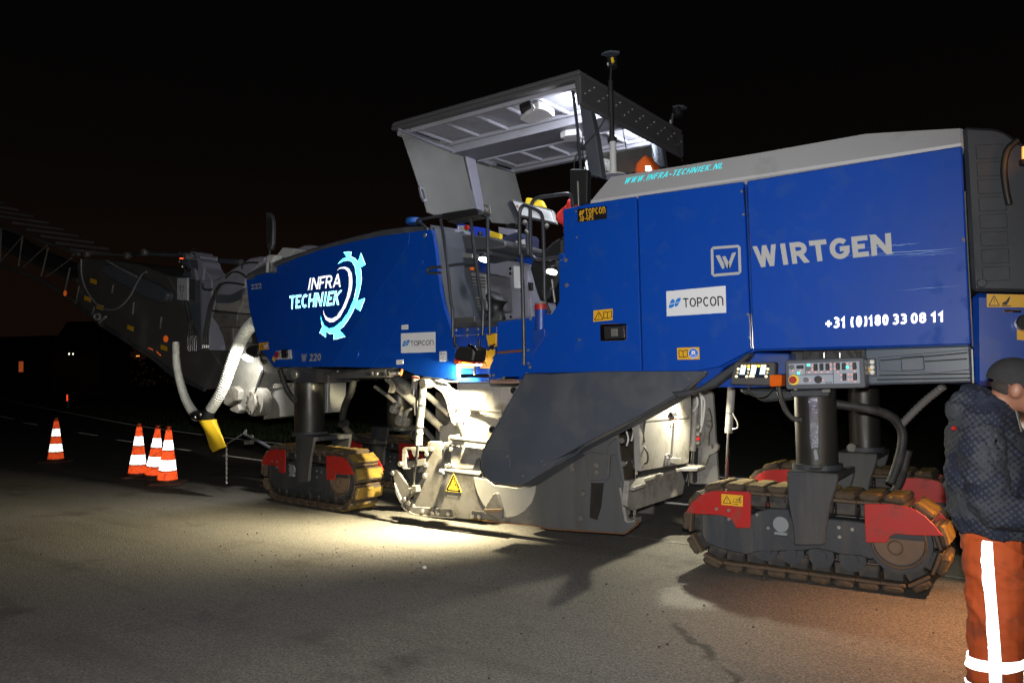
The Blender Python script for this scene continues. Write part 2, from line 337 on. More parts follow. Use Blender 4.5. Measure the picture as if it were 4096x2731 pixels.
# ================================================================== THE SETTING
def asphalt():
    m = bpy.data.materials.new('asphalt'); m.use_nodes = True; N = m.node_tree.nodes; L = m.node_tree.links; b = N['Principled BSDF']
    co = N.new('ShaderNodeTexCoord'); v = co.outputs['Object']
    def noise(s, d=6, r=.6, vec=v):
        n = N.new('ShaderNodeTexNoise'); n.inputs['Scale'].default_value = s; n.inputs['Detail'].default_value = d; n.inputs['Roughness'].default_value = r; L.new(vec, n.inputs['Vector']); return n.outputs[0]
    def rng(x, a, c, lo=0.0, hi=1.0):
        r = N.new('ShaderNodeMapRange'); r.inputs[1].default_value = a; r.inputs[2].default_value = c; r.inputs[3].default_value = lo; r.inputs[4].default_value = hi; L.new(x, r.inputs[0]); return r.outputs[0]
    def mixc(f, a, c):
        x = N.new('ShaderNodeMix'); x.data_type = 'RGBA'; L.new(f, x.inputs[0])
        for i, q in ((6, a), (7, c)):
            if isinstance(q, tuple): x.inputs[i].default_value = q + (1,)
            else: L.new(q, x.inputs[i])
        return x.outputs[2]
    def math_(op, a, c=None):
        x = N.new('ShaderNodeMath'); x.operation = op
        for i, q in enumerate((a, c)):
            if q is None: continue
            if isinstance(q, (int, float)): x.inputs[i].default_value = q
            else: L.new(q, x.inputs[i])
        return x.outputs[0]
    big = noise(.45, 5); col = mixc(rng(big, .3, .7), (.050, .046, .041), (.082, .075, .066))
    fine = noise(70, 3, .7); col = mixc(rng(fine, .35, .65), col, (.135, .125, .11)); col = mixc(rng(fine, .45, .2), col, (.016, .015, .014))
    vo = N.new('ShaderNodeTexVoronoi'); vo.inputs['Scale'].default_value = 85; L.new(v, vo.inputs['Vector'])
    spk = N.new('ShaderNodeSeparateColor'); L.new(vo.outputs['Color'], spk.inputs[0])
    cell = N.new('ShaderNodeMix'); cell.data_type = 'RGBA'; cell.blend_type = 'MULTIPLY'; cell.inputs[0].default_value = 1.0; L.new(col, cell.inputs[6])
    gv = rng(spk.outputs[2], 0, 1, .68, 1.34); cb_ = N.new('ShaderNodeCombineColor'); [L.new(gv, cb_.inputs[i]) for i in range(3)]; L.new(cb_.outputs[0], cell.inputs[7]); col = cell.outputs[2]      # every stone its own tone
    stone = math_('MULTIPLY', rng(vo.outputs['Distance'], .35, .25), rng(spk.outputs[0], .86, .9))     # pale stones in the mix
    col = mixc(stone, col, (.17, .16, .145))
    stone2 = math_('MULTIPLY', rng(vo.outputs['Distance'], .4, .3), rng(spk.outputs[1], .9, .93)); col = mixc(stone2, col, (.012, .011, .011))
    mpg = N.new('ShaderNodeMapping'); mpg.inputs['Scale'].default_value = (.25, 2.2, 1); L.new(v, mpg.inputs[0])
    stk = noise(1.1, 6, .65, mpg.outputs[0]); col = mixc(rng(stk, .52, .72, 0, .55), col, (.036, .031, .026)); col = mixc(rng(stk, .42, .25, 0, .35), col, (.12, .11, .095))   # wheel tracks and sweeping marks
    grn = noise(190, 2, .6); col = mixc(rng(grn, .58, .72, 0, .6), col, (.2, .19, .17))
    st = noise(.9, 7, .7); col = mixc(rng(st, .56, .70, 0, .85), col, (.026, .021, .016))               # oil and rubber stains
    # weeping crack that wanders towards the camera
    sp = N.new('ShaderNodeSeparateXYZ'); L.new(v, sp.inputs[0])
    wob = noise(5, 6, .7); wob2 = noise(1.3, 3)
    t = math_('ADD', math_('MULTIPLY', math_('ADD', sp.outputs[0], 2.03), .774), math_('MULTIPLY', math_('ADD', sp.outputs[1], 1.3), .633))   # across the crack
    t = math_('ADD', t, math_('MULTIPLY', math_('SUBTRACT', wob, .5), .28)); t = math_('ADD', t, math_('MULTIPLY', math_('SUBTRACT', wob2, .5), .3))
    s = math_('SUBTRACT', math_('MULTIPLY', math_('ADD', sp.outputs[0], 2.03), .633), math_('MULTIPLY', math_('ADD', sp.outputs[1], 1.3), .774))
    cr = math_('MULTIPLY', rng(math_('ABSOLUTE', t), .05, .015), rng(s, -.15, .1)); cr = math_('MULTIPLY', cr, rng(noise(3, 5), .38, .5))
    col = mixc(math_('MULTIPLY', cr, .95), col, (.012, .010, .008))
    L.new(col, b.inputs['Base Color'])
    # damp patch where water ran off the track
    dx = math_('ADD', sp.outputs[0], 2.2); dy = math_('ADD', sp.outputs[1], .75)
    dd = math_('SQRT', math_('ADD', math_('POWER', math_('MULTIPLY', dx, 3.2), 2), math_('POWER', math_('MULTIPLY', dy, 2.8), 2)))
    wet = rng(math_('ADD', dd, math_('MULTIPLY', noise(6, 5), 1.1)), 1.5, 1.1)
    L.new(rng(wet, 0, 1, .78, .55), b.inputs['Roughness'])
    h = math_('ADD', math_('MULTIPLY', fine, .5), math_('MULTIPLY', vo.outputs['Distance'], -.8)); h = math_('ADD', h, math_('MULTIPLY', noise(9, 4), .12)); h = math_('SUBTRACT', h, math_('MULTIPLY', cr, .6))
    bp = N.new('ShaderNodeBump'); bp.inputs['Strength'].default_value = .8; bp.inputs['Distance'].default_value = .007; L.new(h, bp.inputs['Height']); L.new(bp.outputs[0], b.inputs['Normal'])
    return m
ASPH = asphalt()
GRASSM = mat('night_grass_soil', (.022, .030, .010), .9, var=.5, vscale=1.5, bump=.8, bscale=12)
PAINTW = retro('beaded_road_paint', (.34, .34, .32), .55, .6, wear=1)
JOINT = mat('joint_sealant', (.22, .21, .19), .6, var=.4, vscale=9, dirt=(.08, .075, .07), dirt_amt=.6, dscale=7)
def flat(name, ps, m, kind=None, z=None):
    bm = bmesh.new(); bm.faces.new([bm.verts.new(Vector((p[0], p[1], z if z is not None else p[2]))) for p in ps])
    o = finish(bm, name, m, None)
    if kind: o['kind'] = kind
    return o
def band(name, ps, w, z, m, kind='structure'):
    bm = bmesh.new(); L_ = []; R_ = []
    for i, p in enumerate(ps):
        t = (ps[min(i + 1, len(ps) - 1)] - ps[max(0, i - 1)]); t.z = 0; t.normalize(); n = Vector((-t.y, t.x, 0)) * w / 2
        L_.append(bm.verts.new((p.x + n.x, p.y + n.y, z))); R_.append(bm.verts.new((p.x - n.x, p.y - n.y, z)))
    for i in range(len(ps) - 1): bm.faces.new((L_[i], L_[i + 1], R_[i + 1], R_[i]))
    o = finish(bm, name, m, None); o['kind'] = kind; return o
far_edge = [Vector(p + (0,)) for p in [(-190, 63), (-110.4, 36.2), (-60.9, 19.7), (-39.1, 12.75), (-28.2, 9.3), (-22.8, 7.85), (-19.2, 6.95), (-14, 6.0), (-6, 5.3), (10, 5.1), (60, 6)]]
fe = catmull(far_edge, 6)
flat('ground', [(-600, -400), (600, -400), (600, 700), (-600, 700)], GRASSM, 'structure', -.03)
flat('road', [(-190, -60), (80, -60), (80, 6.6)] + [(p.x, p.y + .35) for p in reversed(fe)], ASPH, 'structure', 0)
band('road_edge_line', fe, .11, .004, PAINTW)
dash = [[(-44.1, 11.0), (-38.9, 9.6)], [(-35, 8.42), (-32.2, 7.78)], [(-25.5, 6.15), (-23.4, 5.7)], [(-21.1, 5.09), (-19.7, 4.83)], [(-16.8, 4.25), (-16, 4.1)], [(-14.3, 3.8), (-12.6, 3.52)], [(-10.4, 3.25), (-8.2, 3.0)], [(-5.5, 2.85), (-3.2, 2.72)], [(-.6, 2.62), (1.8, 2.6)]]
for d in dash: band('lane_dash', [Vector(p + (0,)) for p in d], .10, .004, PAINTW)
band('asphalt_joint', [Vector((x, 1.02 - .03 * (x + 10) + .015 * math.sin(x * 3), 0)) for x in [-11 + .4 * i for i in range(36)]], .05, .004, JOINT)

# grass tufts along the far verge (uncountable)
bm = bmesh.new()
for i in range(9000):
    t = random.random() * .62 + .16; j = int(t * (len(fe) - 1)); p = fe[j].lerp(fe[j + 1], random.random())
    x = p.x + random.uniform(-.5, .5); y = p.y + .4 + random.random() ** 1.6 * 5; a = random.random() * PI; hgt = random.uniform(.06, .2); w = .012
    dx, dy = math.cos(a) * w, math.sin(a) * w; lx, ly = random.uniform(-.07, .07), random.uniform(-.07, .07)
    bm.faces.new([bm.verts.new((x - dx, y - dy, -.03)), bm.verts.new((x + dx, y + dy, -.03)), bm.verts.new((x + lx, y + ly, hgt))])
gr = finish(bm, 'verge_grass', mat('grass_blade', (.035, .06, .014), .8, var=.5), None); gr['kind'] = 'stuff'
# loose grit on the asphalt (uncountable)
bm = bmesh.new()
for i in range(260):
    if i < 130: x = random.gauss(-4.6, 1.5); y = random.gauss(-1.3, .55)
    else: x = random.uniform(-9, 0); y = random.uniform(-3, -.2)
    r = random.choice((.003, .003, .004, .005, .007)) * random.uniform(.7, 1.3)
    mx = Matrix.Translation((x, y, r * .5)) @ Matrix.Rotation(random.random() * 6, 4, 'Z') @ Matrix.Diagonal((r * 1.3, r, r * .8, 1))
    bmesh.ops.create_icosphere(bm, subdivisions=1, radius=1, matrix=mx)
gr = finish(bm, 'loose_grit', mat('grit', (.035, .032, .028), .8, var=.8, vscale=40), None); gr['kind'] = 'stuff'
g0 = G('F', 975, 1306); bm = bmesh.new(); bmesh.ops.create_icosphere(bm, subdivisions=2, radius=1, matrix=Matrix.Translation((g0.x, g0.y, .012)) @ Matrix.Diagonal((.02, .014, .013, 1)))
for v in bm.verts: v.co += mnoise.noise_vector(v.co * 60) * .003
tag(finish(bm, 'pebble', mat('pale_stone', (.5, .5, .48), .7), None), 'small pale pebble lying on the asphalt in the lamp light', 'pebble')

# ------------------------------------------------------------------ traffic cones
CONE_O = mat('cone_orange', (.75, .055, .012), .45, var=.15, vscale=8, dirt=(.12, .03, .012), dirt_amt=.35, dscale=14)
CONE_RO = retro('cone_orange_film', (.95, .10, .02), .42, .8, wear=1)
CONE_W = retro('cone_white_film', (.95, .95, .95), .33, .8, wear=1)
CONE_B = mat('cone_base', (.10, .035, .022), .7, var=.3, vscale=12, dirt=(.05, .03, .022), dirt_amt=.5, dscale=8)
def cone(loc, h, rz, lean, label):
    root = empty('traffic_cone', loc, label, 'cone', 'traffic cones beside the machine')
    R0, R1 = h * .165, h * .032
    base_t = .035
    M = Matrix.Translation(loc) @ Matrix.Rotation(rz, 4, 'Z')
    bm = bmesh.new(); s = h * .285
    o8 = [(s, s * .75), (s * .75, s), (-s * .75, s), (-s, s * .75), (-s, -s * .75), (-s * .75, -s), (s * .75, -s), (s, -s * .75)]
    bm = prism_bm([M @ Vector((x, y, .004)) for x, y in o8], Vector((0, 0, base_t)), .006)
    finish(bm, 'base', CONE_B, root)
    rim = finish(tube_bm([M @ Vector((0, 0, z)) for z in (base_t, base_t + .02, base_t + .03)], lambda i: (R0 * 1.18, R0 * 1.14, R0 * 1.0)[i], 28), 'base_rim', CONE_B, root, 40)
    ax = Vector((lean[0], lean[1], 1)); z0 = base_t + .025; top = h
    def at(t): return Vector(loc) + Vector((0, 0, z0)) + ax * (t * (top - z0))
    def rr(t): return R0 + (R1 - R0) * t
    def seg(name, t0, t1, m, proud=0.0, cap=False):
        n = 5; ps = [at(t0 + (t1 - t0) * i / (n - 1)) for i in range(n)]
        return finish(tube_bm(ps, lambda i: rr(t0 + (t1 - t0) * i / (n - 1)) + proud, 32, cap), name, m, root, 40)
    seg('body', 0, .97, CONE_O, 0, True)
    seg('top_collar', .97, 1.0, CONE_O, .006, True)
    for a, b, mm in ((.02, .17, CONE_RO), (.19, .38, CONE_W), (.39, .545, CONE_RO), (.565, .745, CONE_W), (.755, .93, CONE_RO)):
        sl = seg('reflective_sleeve', a, b, mm, .003)
        if mm is CONE_W: sl['label'] = 'scuffed white reflective band'
    return root
def cloc(k, x, y): p = G(k, x, y); return (p.x, p.y, 0)
cone(cloc('A2', 466, 938), .86, .4, (.012, 0), 'upright traffic cone standing alone at the lane edge away from the others')
cone(cloc('A2', 1150, 1062), .86, 1.1, (.03, .02), 'traffic cone with its dull side lit, first of the three clustered together')
cone(cloc('A2', 1290, 1075), .84, .2, (.10, .02), 'leaning traffic cone squeezed between two others in the cluster')
cone(cloc('A2', 1400, 1120), .86, .75, (.045, 0), 'traffic cone with pale faded top, in front of the leaning cone')

# ------------------------------------------------------------------ roadside marker and far lights
def at_dist(k, x, y, d):
    r = ray(k, x, y); return CAM + r * (d / math.hypot(r.x, r.y))
pp = at_dist('A2', 568, 450, 58); pp.z = -.03
root = empty('delineator_post', pp, 'slim white roadside marker post with a red reflector, on the far verge', 'post')
bm = prism_bm([pp + Vector((x, y, 0)) for x, y in ((-.13, -.05), (.13, -.05), (.09, .06), (-.09, .06))], Vector((0, 0, .98)), .012); finish(bm, 'post_body', mat('marker_white', (.35, .35, .35), .6), root)
box('reflector', pp + Vector((-.07, -.066, .50)), pp + Vector((.11, -.052, .90)), retro('red_reflector', (1, .07, .02), .2, .8), root, .004)
DARKWALL = mat('far_brick', (.16, .09, .06), .8, var=.3, vscale=.6); DARKROOF = mat('far_roof_tile', (.05, .03, .025), .8)
def house(k, x, y, d, w, h, label, win, rz=.5):
    p = at_dist(k, x, y, d); p.z = -.03; root = empty('farmhouse', p, label, 'house')
    M = Matrix.Translation(p) @ Matrix.Rotation(rz, 4, 'Z')
    def B(n, lo, hi, m):
        q = [M @ Vector((lo[0], lo[1], lo[2])), M @ Vector((hi[0], lo[1], lo[2])), M @ Vector((hi[0], lo[1], hi[2])), M @ Vector((lo[0], lo[1], hi[2]))]
        return finish(prism_bm(q, M.to_3x3() @ Vector((0, hi[1] - lo[1], 0))), n, m, root)
    B('wall', (-w / 2, 0, 0), (w / 2, 8, h), DARKWALL)
    q = [M @ Vector(a) for a in ((-w / 2 - .4, -.4, h), (-w / 2 - .4, 8.4, h), (-w / 2 - .4, 4, h + 4.2))]
    rf = finish(prism_bm(q, M.to_3x3() @ Vector((w + .8, 0, 0))), 'roof', DARKROOF, root)
    for (wx, wz, ww, wh, mm) in win:
        f = B('window', (wx - ww / 2 - .1, -.07, wz - wh / 2 - .1), (wx + ww / 2 + .1, -.004, wz + wh / 2 + .1), mat('far_frame', (.3, .3, .3), .6))
        q = [M @ Vector((wx + a * ww / 2, -.085, wz + b * wh / 2)) for a, b in ((-1, -1), (1, -1), (1, 1), (-1, 1))]
        finish(prism_bm(q, M.to_3x3() @ Vector((0, .012, 0))), 'pane', mm, f)
    return root
LITW = emis('lit_curtain', (1.0, .20, .04), .22); UNLIT = mat('unlit_pane', (.02, .02, .025), .2)
hd = 150
house('A1', 178, 1560, hd, 15, 5.6, 'far brick farmhouse across the fields with one window glowing orange', [(0, 4.6, .8, 1.7, LITW), (-4.5, 4.6, .9, 1.9, mat('pale_blind', (.25, .25, .25), .7)), (5, 2.0, 1.5, 1.8, UNLIT)])
# far barn with two white lamps under its eaves
bd = 120; zl = at_dist('A1', 596, 1391, bd).z
br = house('A1', 640, 1560, bd, 6.5, zl + .5, 'far dark barn across the fields with two white lamps under the eaves', [], .62)
br.name = 'barn'; br['category'] = 'barn'
HL = emis('barn_lamp_lens', (1, .95, .7), 2.5)
for xx in (580, 613):
    q = at_dist('A1', xx, 1391, bd - 1.2)
    lb = box('wall_lamp', q + Vector((-.14, 0, -.12)), q + Vector((.14, 1.6, .12)), BLACK, br, .02)
    disc('lamp_lens', q + Vector((0, -.01, 0)), (0, -1, 0), .13, .05, HL, lb, 12)
LEAFM = mat('night_foliage', (.03, .045, .016), .8, var=.6); BARK = mat('night_bark', (.05, .04, .03), .9)
def tree(x, d, h, label):
    p = at_dist('A1', x, 1500, d); p.z = -.03; root = empty('broadleaf_tree', p, label, 'tree', 'far trees along the fields')
    bm = tube_bm([p, p + Vector((.1, 0, h * .3)), p + Vector((.15, .1, h * .75))], lambda i: (.35, .25, .08)[i] * h / 9, 8)
    for k in range(6):
        a = k * 1.1 + x; z = h * (.3 + .08 * k); tube_bm([p + Vector((.1, 0, z)), p + Vector((math.cos(a) * h * .2, math.sin(a) * h * .2, z + h * .16))], lambda i: (.1, .03)[i] * h / 9, 6, True, bm)
    finish(bm, 'trunk', BARK, root, 50)
    bm = bmesh.new(); rnd = random.Random(x)
    cl = [(Vector((rnd.gauss(0, .2), rnd.gauss(0, .2), rnd.uniform(.42, .9))) * h, rnd.uniform(.1, .2) * h) for _ in range(16)]
    for i in range(1500):
        c, r = rnd.choice(cl); v = Vector((rnd.gauss(0, 1), rnd.gauss(0, 1), rnd.gauss(0, 1))).normalized() * r * rnd.random() ** .4; q = p + c + v; s = rnd.uniform(.1, .22)
        u = Vector((rnd.gauss(0, 1), rnd.gauss(0, 1), rnd.gauss(0, 1))).normalized() * s; w = u.orthogonal().normalized() * s * .6
        bm.faces.new([bm.verts.new(q + a) for a in (-u, w, u, -w)])
    finish(bm, 'crown', LEAFM, root)
for x, d, h, l in ((330, 175, 9, 'dark far tree standing just right of the farmhouse with the lit window'), (720, 190, 8, 'dark far tree beside the barn with two lamps'), (880, 240, 10, 'tall dark far tree under the conveyor tip'), (40, 190, 11, 'tall dark far tree left of the lit farmhouse')): tree(x, d, h, l)
# far belt of trees on the horizon (reads as one mass)
bm = bmesh.new(); rnd = random.Random(11)
for i in range(14000):
    a = math.radians(rnd.uniform(-62, 25)); d = rnd.uniform(250, 285); hmax = 9 + 3.5 * mnoise.noise(Vector((a * 14, 0, 0))) + 1.5 * mnoise.noise(Vector((a * 60, 3, 0)))
    dirv = _f0 * math.cos(a) + _r0 * math.sin(a); q = CAM + dirv * d; q.z = -.03 + max(.2, hmax * rnd.random() ** .8); s_ = rnd.uniform(.5, 1.1)
    u = Vector((rnd.gauss(0, 1), rnd.gauss(0, 1), rnd.gauss(0, 1))).normalized() * s_; w = u.orthogonal().normalized() * s_ * .7
    bm.faces.new([bm.verts.new(q + v) for v in (-u, w, u, -w)])
fb = finish(bm, 'far_tree_belt', LEAFM, None); fb['kind'] = 'stuff'
# sodium street lamp far off
ps_ = at_dist('A1', 1152, 1560, 160); ps_.z = -.03; zt = at_dist('A1', 1152, 1407, 160).z
root = empty('street_lamp', ps_, 'far street lamp glowing orange below the conveyor', 'street lamp')
tube('pole', [ps_, Vector((ps_.x, ps_.y, zt + .2))], .07, BLACK, root, 8)
hd_ = box('lamp_head', (ps_.x - .5, ps_.y - .15, zt + .05), (ps_.x + .5, ps_.y + .15, zt + .28), BLACK, root, .03)
box('lamp_lens', (ps_.x - .42, ps_.y - .13, zt - .1), (ps_.x + .42, ps_.y + .13, zt + .045), emis('sodium_lens', (1, .35, .06), 1.6), root, .03)

# ================================================================== THE MILLING MACHINE
MM = empty('milling_machine', (-4.2, 1.2, 0), 'huge blue and anthracite road milling machine with raised canopy and front conveyor, on crawler tracks', 'milling machine')
BODY = YP(0.0)
# --- rear body: core, doors, band
core = poly('engine_bay', 'F 1310,492 1360,474 2206,345 2228,796 1735,806 1660,846 1640,884 1490,884 1306,850 1298,600', YP(.05), 2.2, BLUE2, MM, .01)
pnl = poly('side_panel', 'F 1293,481 1350,468 1461,451 1473,853 1205,857 1192,872 1124,870 1124,843 1141,807 1142,740 1211,730 1268,720 1284,692 1283,598 1295,595', BODY, .045, BLUE, MM, .006)
door = poly('side_door', 'F 1464.5,450.5 1707,417 1725,804 1650,843 1600,852 1476,853', BODY.off(-.006), .05, BLUE, MM, .007)
doorR = poly('rear_door', 'F 1715,416 2209,335 2230,791 1730,803', BODY.off(-.010), .055, BLUE, MM, .008)
bandp = P3(('F', 1350, 467, 0), ('F', 2212, 333, 0), ('F', 1990, 305, .12))
hb = poly('hood_band', 'F 1351,465 1402,404 1560,379 1745,348 1990,304 2100,297 2212,291 2212,332', bandp.off(-.012), 2.1, BAND, MM, .015)
# rear grille, rear corner
gp = P3(('F', 2213, 500, 0), ('F', 2225, 660, 0), ('F', 2330, 500, .07))
GRL = mat('grille_plastic', (.021, .026, .034), .55, var=.25, dirt=(.035, .037, .04), dirt_amt=.4)
gr_ = poly('rear_grille', 'F 2213,291 2285,294 2312,303 2345,328 2420,345 2425,672 2234,668', gp, 1.9, GRL, MM, .02)
for i in range(8):
    y0 = 195 + i * 104; x0 = 78 + i * 5.5
    X = lambda c: 2210.7 + c * .3847; Yf = lambda c: 258.4 + c * .3847
    q = [(X(x0), Yf(y0)), (X(x0 + 165), Yf(y0 - 8)), (X(x0 + 170), Yf(y0 + 78)), (X(x0 + 6), Yf(y0 + 84))]
    poly('grille_recess', 'F ' + ' '.join('%.1f,%.1f' % p for p in q), gp.off(-.004), .010, GRL, gr_, .003)
disc('grille_knob', pk('F', 2254, 651, gp), -gp.n, .028, .02, GRL, gr_, 16, .004)
rc = poly('rear_corner_panel', 'F 2236,672 2430,678 2430,900 2238,884', gp.off(.01), 1.8, BLUE2, MM, .03)
wl = poly('warning_sticker', 'F 2266,675 2360,677 2360,706 2267,705', gp.off(.006), .003, YEL, rc, 0)
patch('sticker_print', 'F 2266,675 2330,676 2330,706 2267,705', gp.off(.006), warn(.27, .5, .75, 2.2) + [[(.55, .2), (.72, .18), (.8, .45), (.86, .85), (.78, .72), (.68, .45), (.58, .36)], line((.52, .12), (.88, .12), .03, 2.2)], INK, wl)
poly('warning_sticker', 'F 2335,742 2400,745 2400,785 2336,780', gp.off(.006), .003, YEL, rc, 0)
ptube('latch_bar', 'F 2305,714 2345,715', gp.off(-.012), .012, CHROME, rc)
disc('exhaust_end', pk('F', 2352, 743, gp), -gp.n, .055, .07, CHROME, rc, 20, .006)
ptube('edge_strip', 'F 2216,440 2234,796', gp.off(-.015), .006, STEEL, doorR, 6)
# hinge rods
for a, b in (('1708,432', '1713,496'), ('1716,430', '1724,590'), ('1721,722', '1725,800'), ('1726,720', '1730,800')):
    ptube('hinge_rod', 'F %s %s' % (a, b), BODY.off(-.02), .0065, CHROME, door, 8)
for x, y in ((1704, 440), (1708, 493), (1718, 722), (1722, 775), (1323, 486), (1325, 545), (1302, 598), (1303, 655), (1331, 780)): bolt('F', x, y, BODY.off(-.006), .011, STEEL, pnl)
# door latch
lt = poly('door_latch', 'F 1379,747 1383,744 1438,743 1440,747 1440,779 1437,782 1383,784 1380,781', BODY, .012, CHROME, pnl, .004); lt.location.y = -.012
poly('latch_recess', 'F 1389,750 1433,748 1433,776 1390,779', BODY.off(-.016), .008, BLACK, lt, .002)
poly('latch_paddle', 'F 1404,755 1419,754 1419,772 1405,773', BODY.off(-.026), .012, STEEL, lt, .003)
# stickers and lettering on the rear body
def sticker(name, q, pl, m, par): return sheet(name, q, pl, m, par)
s1 = sticker('warning_sticker', 'F 1363,713 1407,709 1407,735 1363,739', BODY, YEL, pnl); patch('sticker_print', 'F 1363,713 1407,709 1407,735 1363,739', BODY, warn(.28, .5, .7, 1.7) + book(.74, .5, .4, .6, 1.7), INK, s1)
s2 = sticker('goggles_sticker', 'F 1555,798.5 1606,797 1607,825 1556,826', BODY.off(-.006), YEL, door)
patch('sticker_print', 'F 1555,798.5 1606,797 1607,825 1556,826', BODY.off(-.006), book(.27, .5, .38, .6, 1.85), INK, s2)
patch('sticker_roundel', 'F 1555,798.5 1606,797 1607,825 1556,826', BODY.off(-.0065), [discsh(.73, .5, .43, 1.85)], mat('roundel_blue', (.02, .12, .6), .5, var=.02), s2)
patch('sticker_face', 'F 1555,798.5 1606,797 1607,825 1556,826', BODY.off(-.0085), [[(.66, .72), (.80, .72), (.82, .55), (.64, .55)], discsh(.69, .47, .09, 1.85, 10), discsh(.77, .47, .09, 1.85, 10)] + ring(.73, .5, .43, .04, 1.85) + ring(.73, .42, .26, .05, 1.85, 12, PI, 2 * PI), WHITE, s2)
TOPQ = 'F 1530,669 1666.5,656 1668,718 1531.5,726.5'
def topcon(quad, word, mark, pl, par, bgm, inkm, markm):
    s = sheet('brand_sign', quad, pl, bgm, par)
    text('sign_lettering', 'TOPCOn', word, pl, inkm, s, .145, 0, .008)
    sh = [[(.0, .25), (.08, .05), (.3, .0), (.48, .1), (.5, .42), (.08, .42)], [(.08, .5), (.5, .5), (.52, .62), (.45, .9), (.3, 1.0), (.18, .85)],
          [(.54, .42), (.54, .1), (.66, .0), (.8, .12), (.93, .42)], [(.54, .5), (.95, .5), (1.0, .8), (.95, 1.0), (.75, .98), (.6, .8)]]
    patch('sign_mark', mark, pl, sh, markm, s, .008)
    return s
topcon(TOPQ, 'F 1569,685 1661,679.5 1662,702 1570,706', 'F 1536,688 1564,683 1562,702 1535,709', BODY.off(-.006), door, WHITE, INK, LOGOBLUE)
GOLD = mat('gold_print', (.6, .32, .02), .5, var=.03)
s3 = topcon('F 1326,480 1393,473 1394,502 1327,511', 'F 1344,480 1390,474.5 1391,490 1345,494', 'F 1330,484 1342,482 1341,493 1329,496', BODY, pnl, mat('black_sign', (.012, .011, .010), .3, var=.1), GOLD, GOLD)
text('sign_lettering', '3D-GPS', 'F 1330,497 1363,493 1364,505 1331,509', BODY, GOLD, s3, .14, .1, .008)
text('maker_lettering', 'WIRTGEN', 'F 1728,566 2046,535 2049,583 1737,615', BODY.off(-.010), LETTER, doorR, .235, 0, .005, .11)
lg = [[(.08, 0), (.92, 0), (.92, .09), (.08, .09)], [(.08, .91), (.92, .91), (.92, 1), (.08, 1)], [(0, .08), (.09, .08), (.09, .92), (0, .92)], [(.91, .08), (1, .08), (1, .92), (.91, .92)],
      [(0, .92), (.09, .92), (.09, .91), (.08, 1)], [(.91, .92), (1, .92), (.92, 1), (.92, .91)], [(0, .08), (.08, 0), (.08, .09), (.09, .08)], [(.92, 0), (1, .08), (.91, .08), (.92, .09)],
      [(.16, .70), (.30, .70), (.44, .40), (.44, .24), (.37, .24)], [(.38, .64), (.49, .66), (.61, .40), (.61, .24), (.54, .24), (.47, .40)], [(.55, .24), (.63, .24), (.85, .76), (.72, .74), (.6, .46)]]
patch('maker_emblem', 'F 1632,567 1701,562 1703,630 1634,636', BODY.off(-.006), lg, LETTER, door)
for w_, xa, xb in (('+31', 450, 572), ('(0)180', 600, 825), ('33', 848, 935), ('08', 958, 1050), ('11', 1078, 1158)):
    f0, f1 = (xa - 450) / 708, (xb - 450) / 708; X_ = lambda f: 1896 + 273 * f; T_ = lambda f: 729 - 14 * f; B_ = lambda f: 755 - 16 * f
    text('phone_lettering', w_, 'F %.1f,%.1f %.1f,%.1f %.1f,%.1f %.1f,%.1f' % (X_(f0), T_(f0), X_(f1), T_(f1), X_(f1), B_(f1), X_(f0), B_(f0)), BODY.off(-.010), retro('white_film_small', (.9, .9, .9), .5, .8), doorR, .20, 0, .005, .12)
text('web_lettering', 'WWW.INFRA-TECHNIEK.NL', 'F 1436,409 1665,373 1662,386 1432,423', bandp.off(-.012), retro('cyan_film_small', (.05, .70, .78), .6, .55), hb, .15, .25, .005, .14)
# scrapes through the blue door paint
SCR = mat('scraped_paint', (.13, .22, .44), .4, .2, var=.5, vscale=25)
for a, b, w in (('1990,569', '2120,558', .006), ('1940,588', '2210,570', .005), ('1950,592', '2212,575', .0035), ('2060,590', '2208,580', .002), ('2055,668', '2215,655', .002), ('1925,591', '1975,585', .004), ('2000,584', '2060,578', .003)):
    ps = [pk(k, x, y, BODY.off(-.013)) for k, x, y in pts('F %s %s' % (a, b))]; n = 14; bm = bmesh.new(); A = []; B = []
    for i in range(n + 1):
        t = i / n; p = ps[0].lerp(ps[1], t) + Vector((0, 0, random.uniform(-.003, .003))); ww = w * .7 * math.sin(PI * min(1, t * 1.0 + .02)) * random.uniform(.5, 1.2)
        A.append(bm.verts.new(p + Vector((0, 0, ww)))); B.append(bm.verts.new(p - Vector((0, 0, ww))))
    for i in range(n): bm.faces.new((A[i], A[i + 1], B[i + 1], B[i]))
    finish(bm, 'paint_scrape', SCR, doorR)
poly('dent_chip', 'F 2210,546 2217,548 2216,556 2211,553', BODY.off(-.013), .002, mat('rust_chip', (.2, .12, .05), .7), doorR, 0)

